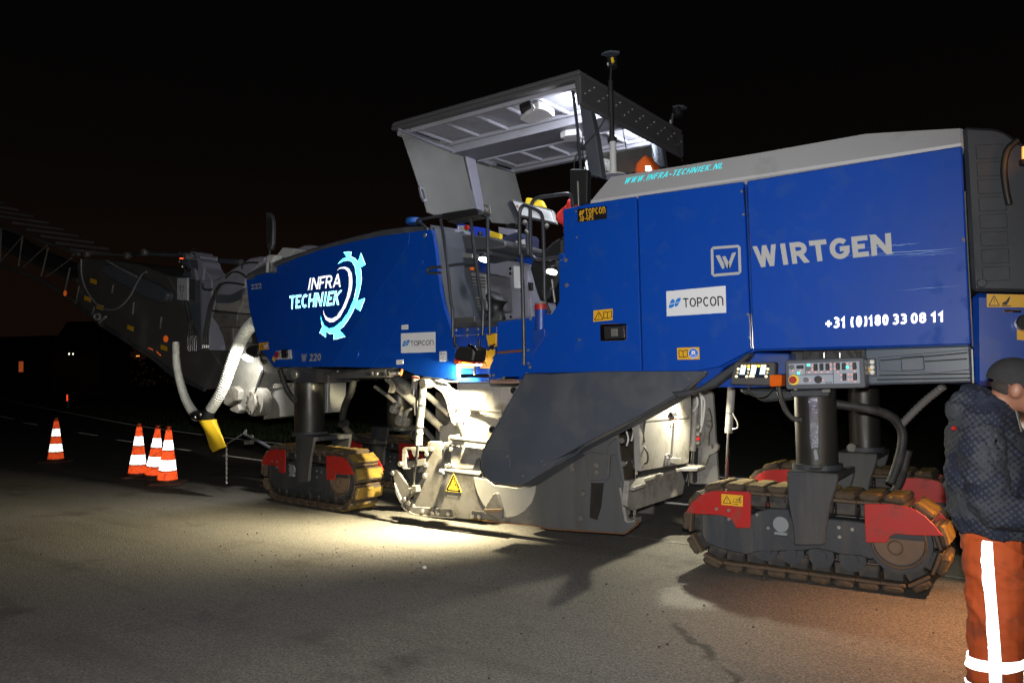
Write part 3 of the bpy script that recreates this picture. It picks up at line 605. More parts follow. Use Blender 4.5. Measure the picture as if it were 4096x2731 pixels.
# --- lower rear: blue rail, grey tool box, hoses, control boxes
rail = poly('lower_rail', 'F 1590,889 1722,890 1812,886 1812,812 1735,810 1690,838 1650,858', YP(.07), .9, BLUE2, MM, .01)
poly('under_rail', 'F 1540,900 1600,893 1680,838 1720,808 1722,816 1695,846 1640,888 1560,915', YP(-.05), .12, DGREY_DIRTY, MM, .01)
tb = poly('tool_box', 'F 1985,801 2229,792 2233,878 1990,884', YP(.0), .55, mat('blue_grey_plastic', (.055, .075, .10), .35, var=.15, dirt=(.09, .10, .11), dirt_amt=.3), MM, .012)
poly('box_lid', 'F 2015,820 2226,801 2229,850 2150,858 2020,852', YP(-.004), .03, MATS['blue_grey_plastic'], tb, .006)
poly('lid_handle', 'F 2068,820 2122,816 2124,850 2070,852', YP(-.012), .03, MATS['blue_grey_plastic'], tb, .006)
for a, b in (('2022,828', '2222,810'), ('2124,830', '2222,824'), ('2020,862', '2230,858'), ('2015,872', '2231,868')): ptube('lid_rib', 'F %s %s' % (a, b), YP(-.01), .006, BLACK, tb, 6)
poly('box_hinge', 'F 2229,800 2236,800 2239,880 2232,880', YP(-.01), .04, CHROME, tb, .004)
poly('dark_bay', 'F 1815,806 1990,800 1992,886 1815,888', YP(.25), .6, BLACK, MM, .01)
rnd = random.Random(3)
for i in range(9):
    x = 1850 + i * 16; ptube('bay_hose', 'F %d,%d %d,%d %d,%d %d,%d' % (x, 806, x + rnd.randint(-18, 18), 820, x + rnd.randint(-25, 25), 836, x + rnd.randint(-30, 30), 860), YP(.2), .013, RUBBER, MM, 8, 5)
# right control panel
cp = poly('control_panel', 'A7 1280,380 1300,365 2090,338 2105,350 2125,640 2110,655 1300,672 1290,655', YP(-.16), .12, mat('panel_case_grey', (.06, .066, .08), .5, var=.1), MM, .012)
CPF = mat('panel_face', (.27, .30, .36), .5, var=.04); CPP = YP(-.16)
LEDG = emis('green_led', (.05, 1, .6), 2.5); ICON = emis('icon_backlight', (1, .30, .16), .5); EYE = mat('silver_button', (.45, .45, .45), .25, .8)
for q in ('1318,404 1488,398 1492,515 1322,520', '1495,398 1775,388 1780,508 1498,512', '1785,388 2055,376 2066,606 1790,612', '1322,526 1780,514 1785,612 1326,622'):
    poly('panel_face', 'A7 ' + q, CPP.off(-.004), .01, CPF, cp, .001)
for q in ('1396,422 1470,418 1472,455 1398,458', '1575,405 1615,403 1617,477 1577,479', '1637,402 1677,400 1680,474 1640,476', '1700,400 1740,398 1743,472 1703,474', '1808,395 1848,393 1851,467 1811,469', '1871,394 1911,392 1914,466 1874,468', '1982,390 2022,388 2026,462 1986,464', '1877,506 1917,504 1920,578 1880,580', '1988,502 2028,500 2032,575 1992,577'):
    poly('rocker_switch', 'A7 ' + q, CPP.off(-.018), .016, BLACK, cp, .004)
for x, y in ((1354, 440), (1526, 455), (1502, 572)): disc('push_button', pk('A7', x, y, CPP), (0, -1, 0), .019, .014, EYE, cp, 16, .003)
for x, y in ((1529, 418), (1425, 503), (1934, 440)): disc('green_led', pk('A7', x, y, CPP), (0, -1, 0), .008, .012, LEDG, cp, 10)
disc('stop_collar', pk('A7', 1375, 572, CPP), (0, -1, 0), .036, .01, YELSIGN, cp, 20); disc('stop_button', pk('A7', 1365, 572, CPP.off(-.01)), (0, -1, 0), .026, .02, RED, cp, 20, .004)
disc('socket', pk('A7', 1630, 568, CPP), (0, -1, 0), .026, .016, BLACK, cp, 20, .003)
for x, y in ((1360, 478), (1440, 474), (1532, 494), (1602, 490), (1664, 490), (1727, 490), (1832, 488), (2008, 480), (1944, 514), (1944, 572), (2012, 590), (1546, 576), (1678, 574), (1568, 422), (1568, 465), (1757, 412), (1757, 458), (1800, 410), (1800, 455), (1973, 405), (1973, 450), (1868, 520), (1868, 570), (1978, 515), (1978, 565), (1934, 405)):
    patch('panel_icon', 'A7 %d,%d %d,%d %d,%d %d,%d' % (x - 12, y - 7, x + 12, y - 8, x + 12, y + 6, x - 12, y + 7), CPP.off(-.004), [line((.1, .2), (.9, .2), .1), line((.5, 0), (.5, 1), .09), line((.1, .75), (.9, .75), .08)], ICON, cp, .003)
text('panel_lettering', 'WIRTGEN', 'A7 1703,594 1768,592 1768,608 1703,610', CPP.off(-.004), INK, cp, .16, 0, .003)
for x in (1690, 1855): ptube('mount_bolt', 'A7 %d,345 %d,285' % (x, x - 2), YP(-.1), .012, STEEL, cp, 10)
poly('panel_bracket', 'A7 1340,680 1740,672 1740,745 1345,752', YP(-.02), .15, DGREY_DIRTY, cp, .008)
poly('lock_tab', 'A7 1662,672 1752,668 1752,702 1664,706', YP(-.165), .012, MGREY, cp, .003)
# left display unit
du = poly('display_unit', 'A7 748,400 770,385 1165,385 1180,400 1172,560 1150,622 1130,632 720,622 705,600', YP(-.14), .08, mat('display_case', (.045, .045, .045), .55, var=.1), MM, .014)
DP = YP(-.14); poly('display_glass', 'A7 790,420 1115,415 1105,550 765,552', DP.off(-.004), .01, mat('display_glass_dark', (.015, .018, .03), .2), du, .002)
SCRN = emis('display_screen', (.62, .86, 1.0), .75)
for q in ('818,441 871,441 856,516 804,516', '930,440 984,440 968,516 914,516', '1026,440 1079,440 1070,515 1012,515'): sheet('screen', 'A7 ' + q, DP.off(-.004), SCRN, du, .004, .002)
BTN = emis('lit_key', (1, .85, .5), 1.2); BTY = emis('amber_key', (1, .6, .05), 1.6)
for x, y in ((794, 458), (902, 458), (1102, 458), (774, 536), (883, 536), (1085, 536), (835, 430), (864, 430), (944, 428), (973, 428), (1042, 427), (1072, 427), (921, 533), (949, 533)):
    disc('key', pk('A7', x, y, DP.off(-.004)), (0, -1, 0), .0095, .008, BTN, du, 10)
for x, y in ((786, 496), (894, 496), (1095, 496)): patch('key_outline', 'A7 %d,%d %d,%d %d,%d %d,%d' % (x - 12, y - 17, x + 12, y - 17, x + 12, y + 17, x - 12, y + 17), DP.off(-.008), ring(.5, .5, .48, .16, 1, 4), BTN, du)
for x, y in ((903, 428), (1006, 427)): disc('amber_key', pk('A7', x, y, DP.off(-.004)), (0, -1, 0), .009, .008, BTY, du, 10)
ptube('display_cable', 'A7 920,620 900,680 950,735 1060,740 1130,690 1160,650', [YP(-.12), YP(-.1), YP(-.05), YP(-.02), YP(0), YP(.05)], .012, RUBBER, du, 8, 6)
ml = poly('marker_lamp', 'A7 1117,530 1130,520 1238,518 1247,528 1242,630 1228,640 1128,642 1118,632', YP(-.17), .09, mat('amber_lens', (.55, .10, .01), .15, var=.25, vscale=20, coat=.6), MM, .01); poly('lamp_case', 'A7 1150,510 1275,508 1282,640 1160,650', YP(-.085), .09, BLACK, ml, .008)
ptube('panel_hose', 'A7 1215,650 1240,760 1290,890 1360,970 1450,990', [YP(-.05), YP(-.05), YP(0), YP(.02), YP(.05)], .028, RUBBER, MM, 10, 6)
box('sensor_box', pk('A7', 2135, 540, -.02), pk('A7', 2230, 345, -.02) + Vector((0, .1, 0)), mat('panel_case_grey', (.06, .066, .08)), MM)
for y in (385, 440, 492): disc('sensor_port', pk('A7', 2195, y, -.02), (0, -1, 0), .018, .012, STEEL, MM, 12, .003)
sheet('sensor_sticker', 'A7 2150,440 2175,438 2177,495 2152,496', YP(-.02), YEL, MM)

# --- crawler tracks -------------------------------------------------------------------------
TXC = -1.655                                   # X of the near rear track's middle
def loc2(s, Y=0.0): return [Vector((pk(k, x, y, Y).x - TXC, 0, pk(k, x, y, Y).z)) for k, x, y in pts(s)]
def mesh_of(bm, name, m, smooth=None):
    bmesh.ops.recalc_face_normals(bm, faces=bm.faces); me = bpy.data.meshes.new(name); bm.to_mesh(me); bm.free(); me.materials.append(m)
    if smooth: me.shade_smooth(); me.set_sharp_from_angle(angle=math.radians(smooth))
    return me
def plate(ps, y, d, bev=.005): return prism_bm([Vector((p.x, y, p.z)) for p in ps], Vector((0, d, 0)), bev)
TW = .37
cl_, cr_, RL, RR = Vector((-.59, 0, .342)), Vector((.59, 0, .335)), .250, .243
def chain_path():
    ps = []
    n = 14
    for i in range(n + 1): a = PI / 2 + .05 + (PI - .05) * i / n; ps.append(cl_ + Vector((math.cos(a), 0, math.sin(a))) * RL)
    for i in range(n + 1): a = -PI / 2 + PI * i / n; ps.append(cr_ + Vector((math.cos(a), 0, math.sin(a))) * RR)
    ps.append(ps[0]); return ps
_cp = chain_path(); _cl = [0]
for a, b in zip(_cp, _cp[1:]): _cl.append(_cl[-1] + (b - a).length)
def along(s):
    s %= _cl[-1]
    for i in range(len(_cp) - 1):
        if s <= _cl[i + 1]:
            t = (s - _cl[i]) / (_cl[i + 1] - _cl[i]); return _cp[i].lerp(_cp[i + 1], t)
def blk(lx, ly, lz, z0, bev, y0=0.0):
    q = [Vector((-lx / 2, y0, z0)), Vector((lx / 2, y0, z0)), Vector((lx / 2, y0, z0 + lz)), Vector((-lx / 2, y0, z0 + lz))]
    return prism_bm(q, Vector((0, ly, 0)), bev)
NS = 25; PITCHT = _cl[-1] / NS
def padmesh(seed):
    bm = blk(PITCHT * .86, TW, .050, .030, .014); bmesh.ops.subdivide_edges(bm, edges=[e for e in bm.edges if e.calc_length() > .05], cuts=4, use_grid_fill=True)
    for v in bm.verts:
        n = mnoise.noise_vector(v.co * 14 + Vector((seed * 3.7, 0, 0))); v.co += Vector((n.x * .007, n.y * .006, n.z * .008))
        if v.co.z > .08: v.co.x *= .93
    bm.normal_update()
    for f in bm.faces: f.material_index = 0 if f.normal.z > .75 and f.calc_center_median().z > .07 else 1      # scraped wearing face, caked flanks
    me = mesh_of(bm, 'track_pad', YPAD, 35); me.materials.append(MUD); return me
PADS = [padmesh(i) for i in range(4)]
SHOEM = mesh_of(blk(PITCHT * .99, TW - .01, .022, .010, .004, .005), 'shoe_plate', SHOE)
bm = blk(PITCHT * .93, .035, .10, -.088, .014, .045); bm2 = blk(PITCHT * .93, .035, .10, -.088, .014, .29)
me_ = bpy.data.meshes.new('tmp'); bm2.to_mesh(me_); bm.from_mesh(me_)
for s in (-.25, .25): tube_bm([Vector((s * PITCHT, .052, -.03)), Vector((s * PITCHT, .318, -.03))], .02, 10, True, bm)
LINKM = mesh_of(bm, 'chain_link', LINK, 40)
RAILM = mesh_of(blk(PITCHT * .86, .02, .006, -.096, 0, .052), 'worn_rail', POLISH)
FRAME_S = 'A8 285,485 420,480 520,490 680,485 690,470 790,440 940,445 960,520 1260,520 1500,545 1540,560 1560,650 1600,760 1570,830 1480,800 1350,790 1160,745 1050,760 700,770 620,790 430,745 320,700 290,640'
FEND_F = 'A8 186,465 200,430 235,385 285,340 345,312 400,302 520,304 655,310 668,318 672,330 670,570 662,582 560,580 548,550 525,520 480,492 420,482 290,478 195,468'
FEND_R = 'A8 1524,408 1532,400 1720,403 1830,418 1910,445 1980,492 2045,555 2090,610 2116,640 1900,636 1760,626 1720,640 1690,690 1545,690 1532,680'
YOKE_S = 'A8 960,172 1340,172 1338,220 1325,275 1290,380 1274,440 1262,520 1250,600 1245,690 1215,700 1015,700 1005,560 985,470 968,380 962,260'
def crawler(loc, rz, name_label, column=None, fenders=(1, 1), yoke_h=.93, hose=True):
    fr = bpy.data.objects.new('crawler_track', mesh_of(plate(loc2(FRAME_S), .02, TW - .04, .008), 'track_frame', DGREY_DIRTY)); C.objects.link(fr)
    fr.parent = MM; fr.matrix_parent_inverse = Matrix.Translation(-Vector(MM.location)); fr.location = loc; fr.rotation_euler.z = rz
    fr['label'] = name_label
    for i in range(NS):
        s = (i + .35) * PITCHT; p = along(s); t = (along(s + .02) - along(s - .02)).normalized(); nn = Vector((t.z, 0, -t.x))
        M = Matrix(((t.x, 0, nn.x, p.x), (0, 1, 0, 0), (t.z, 0, nn.z, p.z), (0, 0, 0, 1)))
        inst('track_pad', PADS[i % 4], M, fr); inst('shoe_plate', SHOEM, M, fr); inst('chain_link', LINKM, M, fr); inst('worn_rail', RAILM, M, fr)
    I = Matrix.Identity(4)
    for s, on in ((FEND_F, fenders[0]), (FEND_R, fenders[1])):
        if not on: continue
        k = ('fend', s)
        if k not in _tc: _tc[k] = mesh_of(plate(loc2(s), -.022, .014, .003), 'fender_guard', RED)
        inst('fender_guard', _tc[k], I, fr); inst('fender_guard', _tc[k], Matrix.Translation((0, TW + .03, 0)), fr)
    if 'yk' not in _tc:
        _tc['yk'] = mesh_of(plate(loc2(YOKE_S), -.075, .035, .008), 'yoke_plate', DGREY_DIRTY)
        _tc['whl'] = mesh_of(tube_bm([Vector((0, .034, 0)), Vector((0, .09, 0))], .088, 24), 'road_wheel', DGREY_DIRTY, 40)
        _tc['hub'] = mesh_of(tube_bm([Vector((0, .022, 0)), Vector((0, .06, 0))], .04, 16), 'wheel_hub', DGREY_DIRTY, 40)
        bm = tube_bm([Vector((0, .0, 0)), Vector((0, .1, 0))], .205, 28); _tc['spr'] = mesh_of(bm, 'drive_wheel', DGREY_DIRTY, 40)
        bm = bmesh.new(); n = 26; a = [bm.verts.new((math.cos(PI * .97 + 1.06 * PI * i / n) * .155, -.008, math.sin(PI * .97 + 1.06 * PI * i / n) * .155 + .01)) for i in range(n + 1)]
        f = bm.faces.new(a); ex = bmesh.ops.extrude_face_region(bm, geom=[f]); bmesh.ops.translate(bm, vec=(0, .015, 0), verts=[g for g in ex['geom'] if isinstance(g, bmesh.types.BMVert)])
        _tc['cap'] = mesh_of(bm, 'drive_cap', mat('muddy_cap', (.13, .085, .055), .75, var=.3, vscale=12))
        _tc['rng'] = mesh_of(tube_bm([Vector((math.cos(2 * PI * i / 32) * .165, -.006, math.sin(2 * PI * i / 32) * .165)) for i in range(33)], .009, 6, False), 'drive_rim', SHOE, 50)
        _tc['rn2'] = mesh_of(tube_bm([Vector((math.cos(2 * PI * i / 24) * .045 - .02, -.010, math.sin(2 * PI * i / 24) * .045 - .035)) for i in range(25)], .005, 6, False), 'cap_emblem', SHOE, 50)
        _tc['blt'] = mesh_of(tube_bm([Vector((0, -.010, 0)), Vector((0, .0, 0))], .012, 8), 'bolt', STEEL, 40)
        _tc['pin'] = mesh_of(tube_bm([Vector((0, -.02, 0)), Vector((0, .0, 0))], .055, 24), 'yoke_pin', mat('zinc_pin', (.32, .35, .37), .35, .6, var=.1), 40)
        _tc['pinbar'] = mesh_of(prism_bm([Vector((-.045, -.03, -.075)), Vector((.045, -.03, -.075)), Vector((.045, -.03, -.052)), Vector((-.045, -.03, -.052))], Vector((0, .03, 0)), .003), 'pin_lock', MATS['zinc_pin'])
        _tc['slot'] = mesh_of(prism_bm([Vector((-.008, 0, -.025)), Vector((.008, 0, -.025)), Vector((.008, 0, .025)), Vector((-.008, 0, .025))], Vector((0, .006, 0)), .003), 'slot', BLACK)
        _tc['ledge'] = mesh_of(prism_bm([Vector((-.18, -.035, .33)), Vector((.22, -.035, .31)), Vector((.22, -.035, .325)), Vector((-.18, -.035, .345))], Vector((0, .06, 0)), .003), 'frame_ledge', DGREY_DIRTY)
    # wheels
    for x in (-.285, -.10, .105, .315): inst('road_wheel', _tc['whl'], Matrix.Translation((x, 0, .205)), fr); inst('wheel_hub', _tc['hub'], Matrix.Translation((x, 0, .20)), fr)
    inst('drive_wheel', _tc['spr'], Matrix.Translation((.615, .01, .355)), fr); inst('drive_cap', _tc['cap'], Matrix.Translation((.615, .01, .355)), fr); inst('drive_rim', _tc['rng'], Matrix.Translation((.615, .01, .355)), fr); inst('cap_emblem', _tc['rn2'], Matrix.Translation((.615, .008, .355)), fr)
    inst('idler_wheel', _tc['spr'], Matrix.Translation((-.60, .1, .365)), fr)
    # yoke: near plate, far plate, top plate
    inst('yoke_plate', _tc['yk'], I, fr); inst('yoke_plate', _tc['yk'], Matrix.Translation((0, TW + .115, 0)), fr)
    yz = max(v.co.z for v in _tc['yk'].vertices); x0 = min(v.co.x for v in _tc['yk'].vertices); x1 = max(v.co.x for v in _tc['yk'].vertices)
    if 'ytop' not in _tc:
        _tc['ytop'] = mesh_of(prism_bm([Vector((x0 + .002, -.073, yz - .045)), Vector((x1 - .002, -.073, yz - .045)), Vector((x1 - .002, -.073, yz + .004)), Vector((x0 + .002, -.073, yz + .004))], Vector((0, TW + .146, 0)), .006), 'yoke_top', DGREY_DIRTY)
    inst('yoke_top', _tc['ytop'], I, fr); inst('yoke_pin', _tc['pin'], Matrix.Translation((-.13, -.075, .42)), fr); inst('pin_lock', _tc['pinbar'], Matrix.Translation((-.13, -.075, .42)), fr)
    for x in (-.19, -.10): inst('slot', _tc['slot'], Matrix.Translation((x, -.079, .60)), fr)
    for x, z in ((-.63, .478), (-.535, .476), (-.535, .41), (.248, .425), (.335, .42), (.25, .36)): inst('bolt', _tc['blt'], Matrix.Translation((x, -.022, z)), fr)
    for x, z in ((-.335, .455), (-.255, .365)): inst('bolt', _tc['blt'], Matrix.Translation((x, .018, z)), fr)
    return fr, yz
near_rear, YZ = crawler((TXC, 0, 0), 0, 'near rear crawler track with yellow pads')
sg = sheet('warning_sticker', 'A8 443,328 605,340 604,424 444,410', YP(-.022), YEL, None, .003, .002); sg.parent = near_rear; sg.matrix_parent_inverse = Matrix.Translation((-TXC, 0, 0))
pr = patch('sticker_print', 'A8 443,328 605,340 604,424 444,410', YP(-.022), warn(.26, .52, .66, 1.9) + ring(.64, .5, .16, .03, 1.9, 14) + [line((.5, .38), (.9, .34), .02, 1.9), line((.52, .18), (.72, .17), .02, 1.9), [(.72, .25), (.78, .17), (.72, .09)], discsh(.9, .82, .06, 1.9, 8), [(.86, .76), (.90, .74), (.84, .52), (.78, .5)], line((.86, .6), (.96, .45), .025, 1.9), line((.8, .52), (.7, .64), .025, 1.9), line((.82, .5), (.92, .3), .025, 1.9), line((.86, .7), (.74, .78), .02, 1.9)], INK, None, .005)
pr.parent = sg
far_rear, _ = crawler((-1.70, 1.50, 0), 0, 'far rear crawler track with yellow pads')
near_front, _ = crawler((-7.52, .36, 0), math.radians(-6), 'near front crawler track, steered, with bright yellow pads')
far_front, _ = crawler((-7.95, 2.0, 0), math.radians(-8), 'far front crawler track')
near_front.scale = far_front.scale = (1.1, 1.05, 1.06)
# lifting columns
def column(x, y, z0, z1, r, extra=False):
    col = tube('lifting_column', [Vector((x, y, z0)), Vector((x, y, z1))], r, WETSTEEL, MM, 32)
    tube('column_collar', [Vector((x, y, z0 - .01)), Vector((x, y, z0 + .04))], r + .03, DGREY_DIRTY, col, 28); return col
xr = (pk('A7', 1395, 1000, .17).x + pk('A7', 1800, 1000, .17).x) / 2
cr1 = column(xr, .19, YZ, 1.52, .145)
column(-1.58, 1.69, YZ, 1.6, .13)
xf = (pk('A4', 455, 500, .67).x + pk('A4', 670, 500, .67).x) / 2; wf = (pk('A4', 670, 500, .67).x - pk('A4', 455, 500, .67).x) / 2 * .82
cf1 = column(xf, .62, YZ * 1.05, 1.75, wf)
column(-7.8, 2.25, YZ, 1.75, wf)
poly('column_head', 'A4 305,170 330,155 560,160 700,200 700,290 455,295 320,265', YP(.42), .5, DGREY_DIRTY, MM, .01)
disc('head_pin', pk('A4', 420, 215, .42), (0, -1, 0), .06, .05, STEEL, MM, 16, .01)
# wet foil strip, hoses on the near rear column
FOIL = mat('wet_foil', (.30, .32, .36), .12, 1, var=.6, vscale=40, bump=1.0, bscale=130)
poly('wet_strip', 'A7 1525,760 1620,755 1632,1290 1550,1300', YP(.04), .004, FOIL, cr1, 0)
poly('column_bracket', 'A7 1575,1305 1615,1298 1635,1400 1590,1420', YP(.02), .03, mat('zinc_pin', (.32, .35, .37)), cr1, .003)
ptube('grab_ring', 'A7 1540,1480 1555,1500 1650,1498 1660,1470 1645,1455', YP(.0), .012, BLACK, cr1, 8, 4)
disc('column_washer', pk('A7', 1978, 1282, 1.55), (0, -1, 0), .04, .01, MGREY, MM, 20, .004)
ptube('rear_hose', 'F 1900,925 1990,938 2045,955 2070,985 2072,1020 2060,1070 2045,1110', [YP(.35), YP(.45), YP(.55), YP(.6), YP(.6), YP(.55), YP(.5)], .05, RUBBER, MM, 12, 6)
tube('hose_spring', catmull([pk('F', 2070, 975, .6), pk('F', 2120, 925, .55), pk('F', 2168, 886, .5)], 14), lambda i: .024 + .006 * (i % 2), mat('ribbed_grey', (.12, .12, .12), .5), MM, 12)
ptube('rear_hose', 'A8 1850,0 1820,120 1790,230 1740,320', [YP(.8), YP(.8), YP(.75), YP(.7)], .045, RUBBER, MM, 12, 5)
# underside muck and cylinder behind the panel
poly('under_guard', 'A7 790,655 1340,672 1400,780 1210,790 1040,805 940,735 830,720', YP(.6), .5, DGREY_DIRTY, MM, .02)
cy = ptube('hydraulic_cylinder', 'A7 722,640 692,1125', YP(1.2), .052, LGREY, MM, 18); ptube('piston_rod', 'A7 692,1120 665,1600', YP(1.2), .024, CHROME, cy, 14)
ptube('cylinder_pipe', 'A7 735,920 760,970 785,1020 780,1075 735,1085', YP(1.15), .012, STEEL, cy, 8, 4); ptube('cylinder_band', 'A7 704,915 703,925', YP(1.2), .057, BLACK, cy, 18)

# --- drum housing and belt cover --------------------------------------------------------------
COVP = P3(('F', 1225, 853, -.005), ('F', 1640, 853, -.005), ('F', 1150, 1115, -.20))
cov = poly('belt_cover', 'A5 1268,193 1160,372 905,840 886,868 882,900 893,1010 930,1065 975,1106 1080,1122 1190,1132 1240,1118 1300,1085 1673,848 A6 60,905 300,770 740,548 960,428 1150,312 1290,200 1310,172 900,172 400,176 0,197', COVP, .20, DGREY, MM, .012)
ptube('cover_edge', 'A5 1265,1090 1673,870 A6 300,790 740,565 1150,325 1300,200', COVP.off(.015), .022, DGREY_DIRTY, cov, 8)
ptube('cover_rim', 'A5 1262,200 1160,378 900,850', COVP.off(-.003), .012, TUBE, cov, 8)
for k, x, y in pts('A5 1165,340 985,665'): bolt(k, x, y, COVP.off(.02), .035, BLACK, cov, 'cover_clamp')
bx = [pk('A5', 1030 + 105 * math.cos(a), 940 + 105 * math.sin(a), COVP.off(-.004)) for a in [2 * PI * i / 8 + .4 for i in range(8)]]
finish(prism_bm(bx, COVP.n * .006, .002), 'hub_cover', DGREY, cov)
for k, x, y in pts('A5 1415,958 1395,930 1240,1050 1110,885 A6 1300,185 1160,240'): bolt(k, x, y, COVP.off(-.004), .009, STEEL, cov)
# side plate: two welded sheets, shoes and bolts
SP = YP(.20)
plateA = poly('side_plate', 'A5 330,1185 385,1178 440,770 456,762 530,764 545,775 575,900 585,1000 880,1045 935,1080 1000,1130 1200,1155 1350,1110 1673,900 A6 0,960 330,800 560,700 575,860 600,1150 640,1400 700,1420 722,1425 716,1460 620,1530 0,1492 A5 1320,1462 650,1402 330,1375 290,1330', SP, .05, MGREY, MM, .006)
RPL = mat('dark_plate_paint', (.075, .078, .082), .5, .1, var=.25, vscale=3, dirt=(.05, .045, .04), dirt_amt=.35, dscale=4, streak=True)
plateB = poly('rear_side_plate', 'A5 1352,1108 1345,1190 1310,1275 1280,1325 1340,1465 A6 0,1492 620,1530 716,1460 722,1425 640,1425 612,1400 560,730 330,800', SP.off(-.012), .01, RPL, plateA, .002)
arcs = [(825, 1062), (836, 1130), (862, 1210), (905, 1290), (960, 1345), (1030, 1380), (1110, 1398), (1180, 1385), (1250, 1345), (1310, 1275), (1338, 1195), (1350, 1112), (1200, 1156), (1000, 1131), (935, 1082)]
poly('wear_disc', 'A5 ' + ' '.join('%d,%d' % a for a in arcs), SP.off(-.010), .009, mat('bright_wear_steel', (.32, .31, .29), .45, .3, var=.2, vscale=6), plateA, .002)
poly('lift_tab', 'A5 912,1325 985,1202 1010,1192 1022,1200 1060,1330 1056,1410 1030,1412 920,1362', SP.off(-.05), .04, MGREY, plateA, .006)
poly('lift_pocket', 'A5 905,1330 1060,1326 1062,1352 915,1358', SP.off(-.06), .012, SHOE, plateA, .003)
poly('wear_shoe', 'A5 258,1292 288,1242 303,1244 312,1265 322,1308 640,1332 643,1392 330,1372 262,1330', SP.off(-.03), .028, MGREY, plateA, .004)
poly('skid_runner', 'A5 214,1296 228,1294 262,1330 300,1358 340,1372 646,1396 646,1408 335,1384 290,1370 245,1340', SP.off(-.04), .16, STEEL, plateA, .003)
poly('wear_shoe', 'A5 808,1342 905,1350 915,1358 1030,1412 930,1418 806,1404', SP.off(-.025), .022, MGREY, plateA, .004)
poly('shoe_edge', 'A5 790,1408 940,1420 938,1428 790,1416', SP.off(-.04), .1, YPAD, plateA, .002)
poly('bottom_edge', 'A5 900,1422 1320,1462 1673,1498 A6 620,1530 700,1475 720,1440 722,1432 716,1468 622,1540 0,1500 A5 1320,1470 900,1432', SP.off(-.004), .06, mat('rusty_cutting_edge', (.16, .065, .025), .6, .3, var=.4, vscale=15), plateA, 0)
poly('toe_plate', 'A5 142,1022 150,1006 180,1000 292,1145 250,1270 236,1292 165,1110', SP.off(-.02), .03, MGREY, plateA, .005)
poly('toe_edge', 'A5 160,1105 236,1290 224,1294 205,1270 172,1200', SP.off(-.03), .05, LGREY, plateA, .004)
poly('toe_link', 'A5 250,1180 275,1150 330,1152 330,1190 262,1275 240,1255', SP.off(-.04), .02, MGREY, plateA, .005)
for k, x, y in pts('A5 478,827 438,868 430,960 420,1050'): bolt(k, x, y, SP, .028, STEEL, plateA)
for k, x, y in pts('A5 400,1347 485,1360 530,1362 615,1368 820,1387 875,1391'): bolt(k, x, y, SP.off(-.03), .024, STEEL, plateA)
for k, x, y in pts('A5 150,1025 305,1178 252,1245 290,1275'): bolt(k, x, y, SP.off(-.045), .026, STEEL, plateA)
for k, x, y in pts('A6 182,955 190,995 395,962 392,1022 280,1200 262,1405 605,755 610,950 255,880'): bolt(k, x, y, SP.off(-.014), .028, MGREY, plateA)
poly('plate_slot', 'A6 345,1100 450,1100 430,1300 395,1420 330,1400', SP.off(-.018), .006, mat('greasy_slot', (.03, .028, .026), .35, .4, var=.5, vscale=12), plateA, .002)
poly('slot_keeper', 'A6 330,1085 460,1085 455,1112 335,1110', SP.off(-.03), .02, RPL, plateA, .004)
poly('plate_step', 'A6 290,870 330,850 495,870 490,1090 460,1110 320,1090', SP.off(-.02), .012, RPL, plateA, .006)
poly('guide_arm', 'A6 480,800 570,715 580,850 620,1100 640,1160 610,1165 575,1010 548,880 500,880 488,1060 470,1090', SP.off(-.045), .03, RPL, plateA, .006)
poly('plate_lip', 'A6 575,1150 590,1150 640,1420 660,1428 700,1420 700,1440 645,1445 620,1425', SP.off(-.03), .03, LGREY, plateA, .003)
bs = poly('hazard_sign', 'A5 658,1034 664,1038 727,1184 722,1190 597,1178 592,1171 652,1038', SP, .004, YELSIGN, plateA, .001); bs.location.y = -.005
q_ = 'A5 592,1034 727,1034 727,1190 592,1190'
patch('sign_border', q_, SP, [line((.5, .93), (.08, .14), .04), line((.5, .93), (.93, .08), .04), line((.08, .14), (.93, .06), .04), [(.8, .13), (.93, .1), (.93, .03), (.8, .05)]], INK, bs, .004)
patch('sign_pictogram', q_, SP, [[(.33, .45), (.37, .45), (.37, .34), (.44, .34), (.44, .30), (.33, .31)], line((.5, .29), (.7, .27), .01)] + ring(.56, .38, .075, .04, 1, 12), INK, bs, .004)
# upper housing lit by the work lamp
hou = poly('drum_housing', 'A5 536,640 545,632 600,625 640,560 690,470 690,285 700,272 950,270 962,300 1205,308 1195,380 900,845 880,1010 880,1045 560,1000 540,900', YP(.40), .7, LGREY, MM, .008)
hs = mat('plate_seam', (.2, .19, .17), .6)
for a, b in (('1040,305', '1040,420'), ('690,275', '700,600')): ptube('weld_seam', 'A5 %s %s' % (a, b), YP(.397), .006, hs, hou, 6)
poly('slot_bracket', 'A5 785,470 840,455 842,500 862,505 862,538 820,536', YP(.37), .03, MGREY, hou, .004)
ptube('support_bar', 'A5 800,490 1070,520', [YP(.36), YP(.30)], .026, STEEL, hou, 12); ptube('support_bar', 'A5 920,545 1045,572', [YP(.36), YP(.30)], .018, MGREY, hou, 10)
ptube('lock_bar', 'A5 640,735 945,770', YP(.17), .035, MGREY, hou, 14); ptube('lock_bar', 'A5 590,1008 885,1046', YP(.13), .030, DGREY_DIRTY, hou, 14)
poly('bar_bracket', 'A5 620,715 690,705 690,740 640,755 640,800 690,800 690,815 605,815', YP(.20), .04, MGREY, hou, .004)
poly('bar_link', 'A5 570,780 605,770 625,780 622,960 640,985 815,990 850,905 868,900 880,1010 640,990 575,1000', YP(.19), .03, DGREY_DIRTY, hou, .005)
disc('bar_tip', pk('A5', 575, 1018, .13), (-1, 0, 0), .032, .05, DGREY, hou, 12, .008)
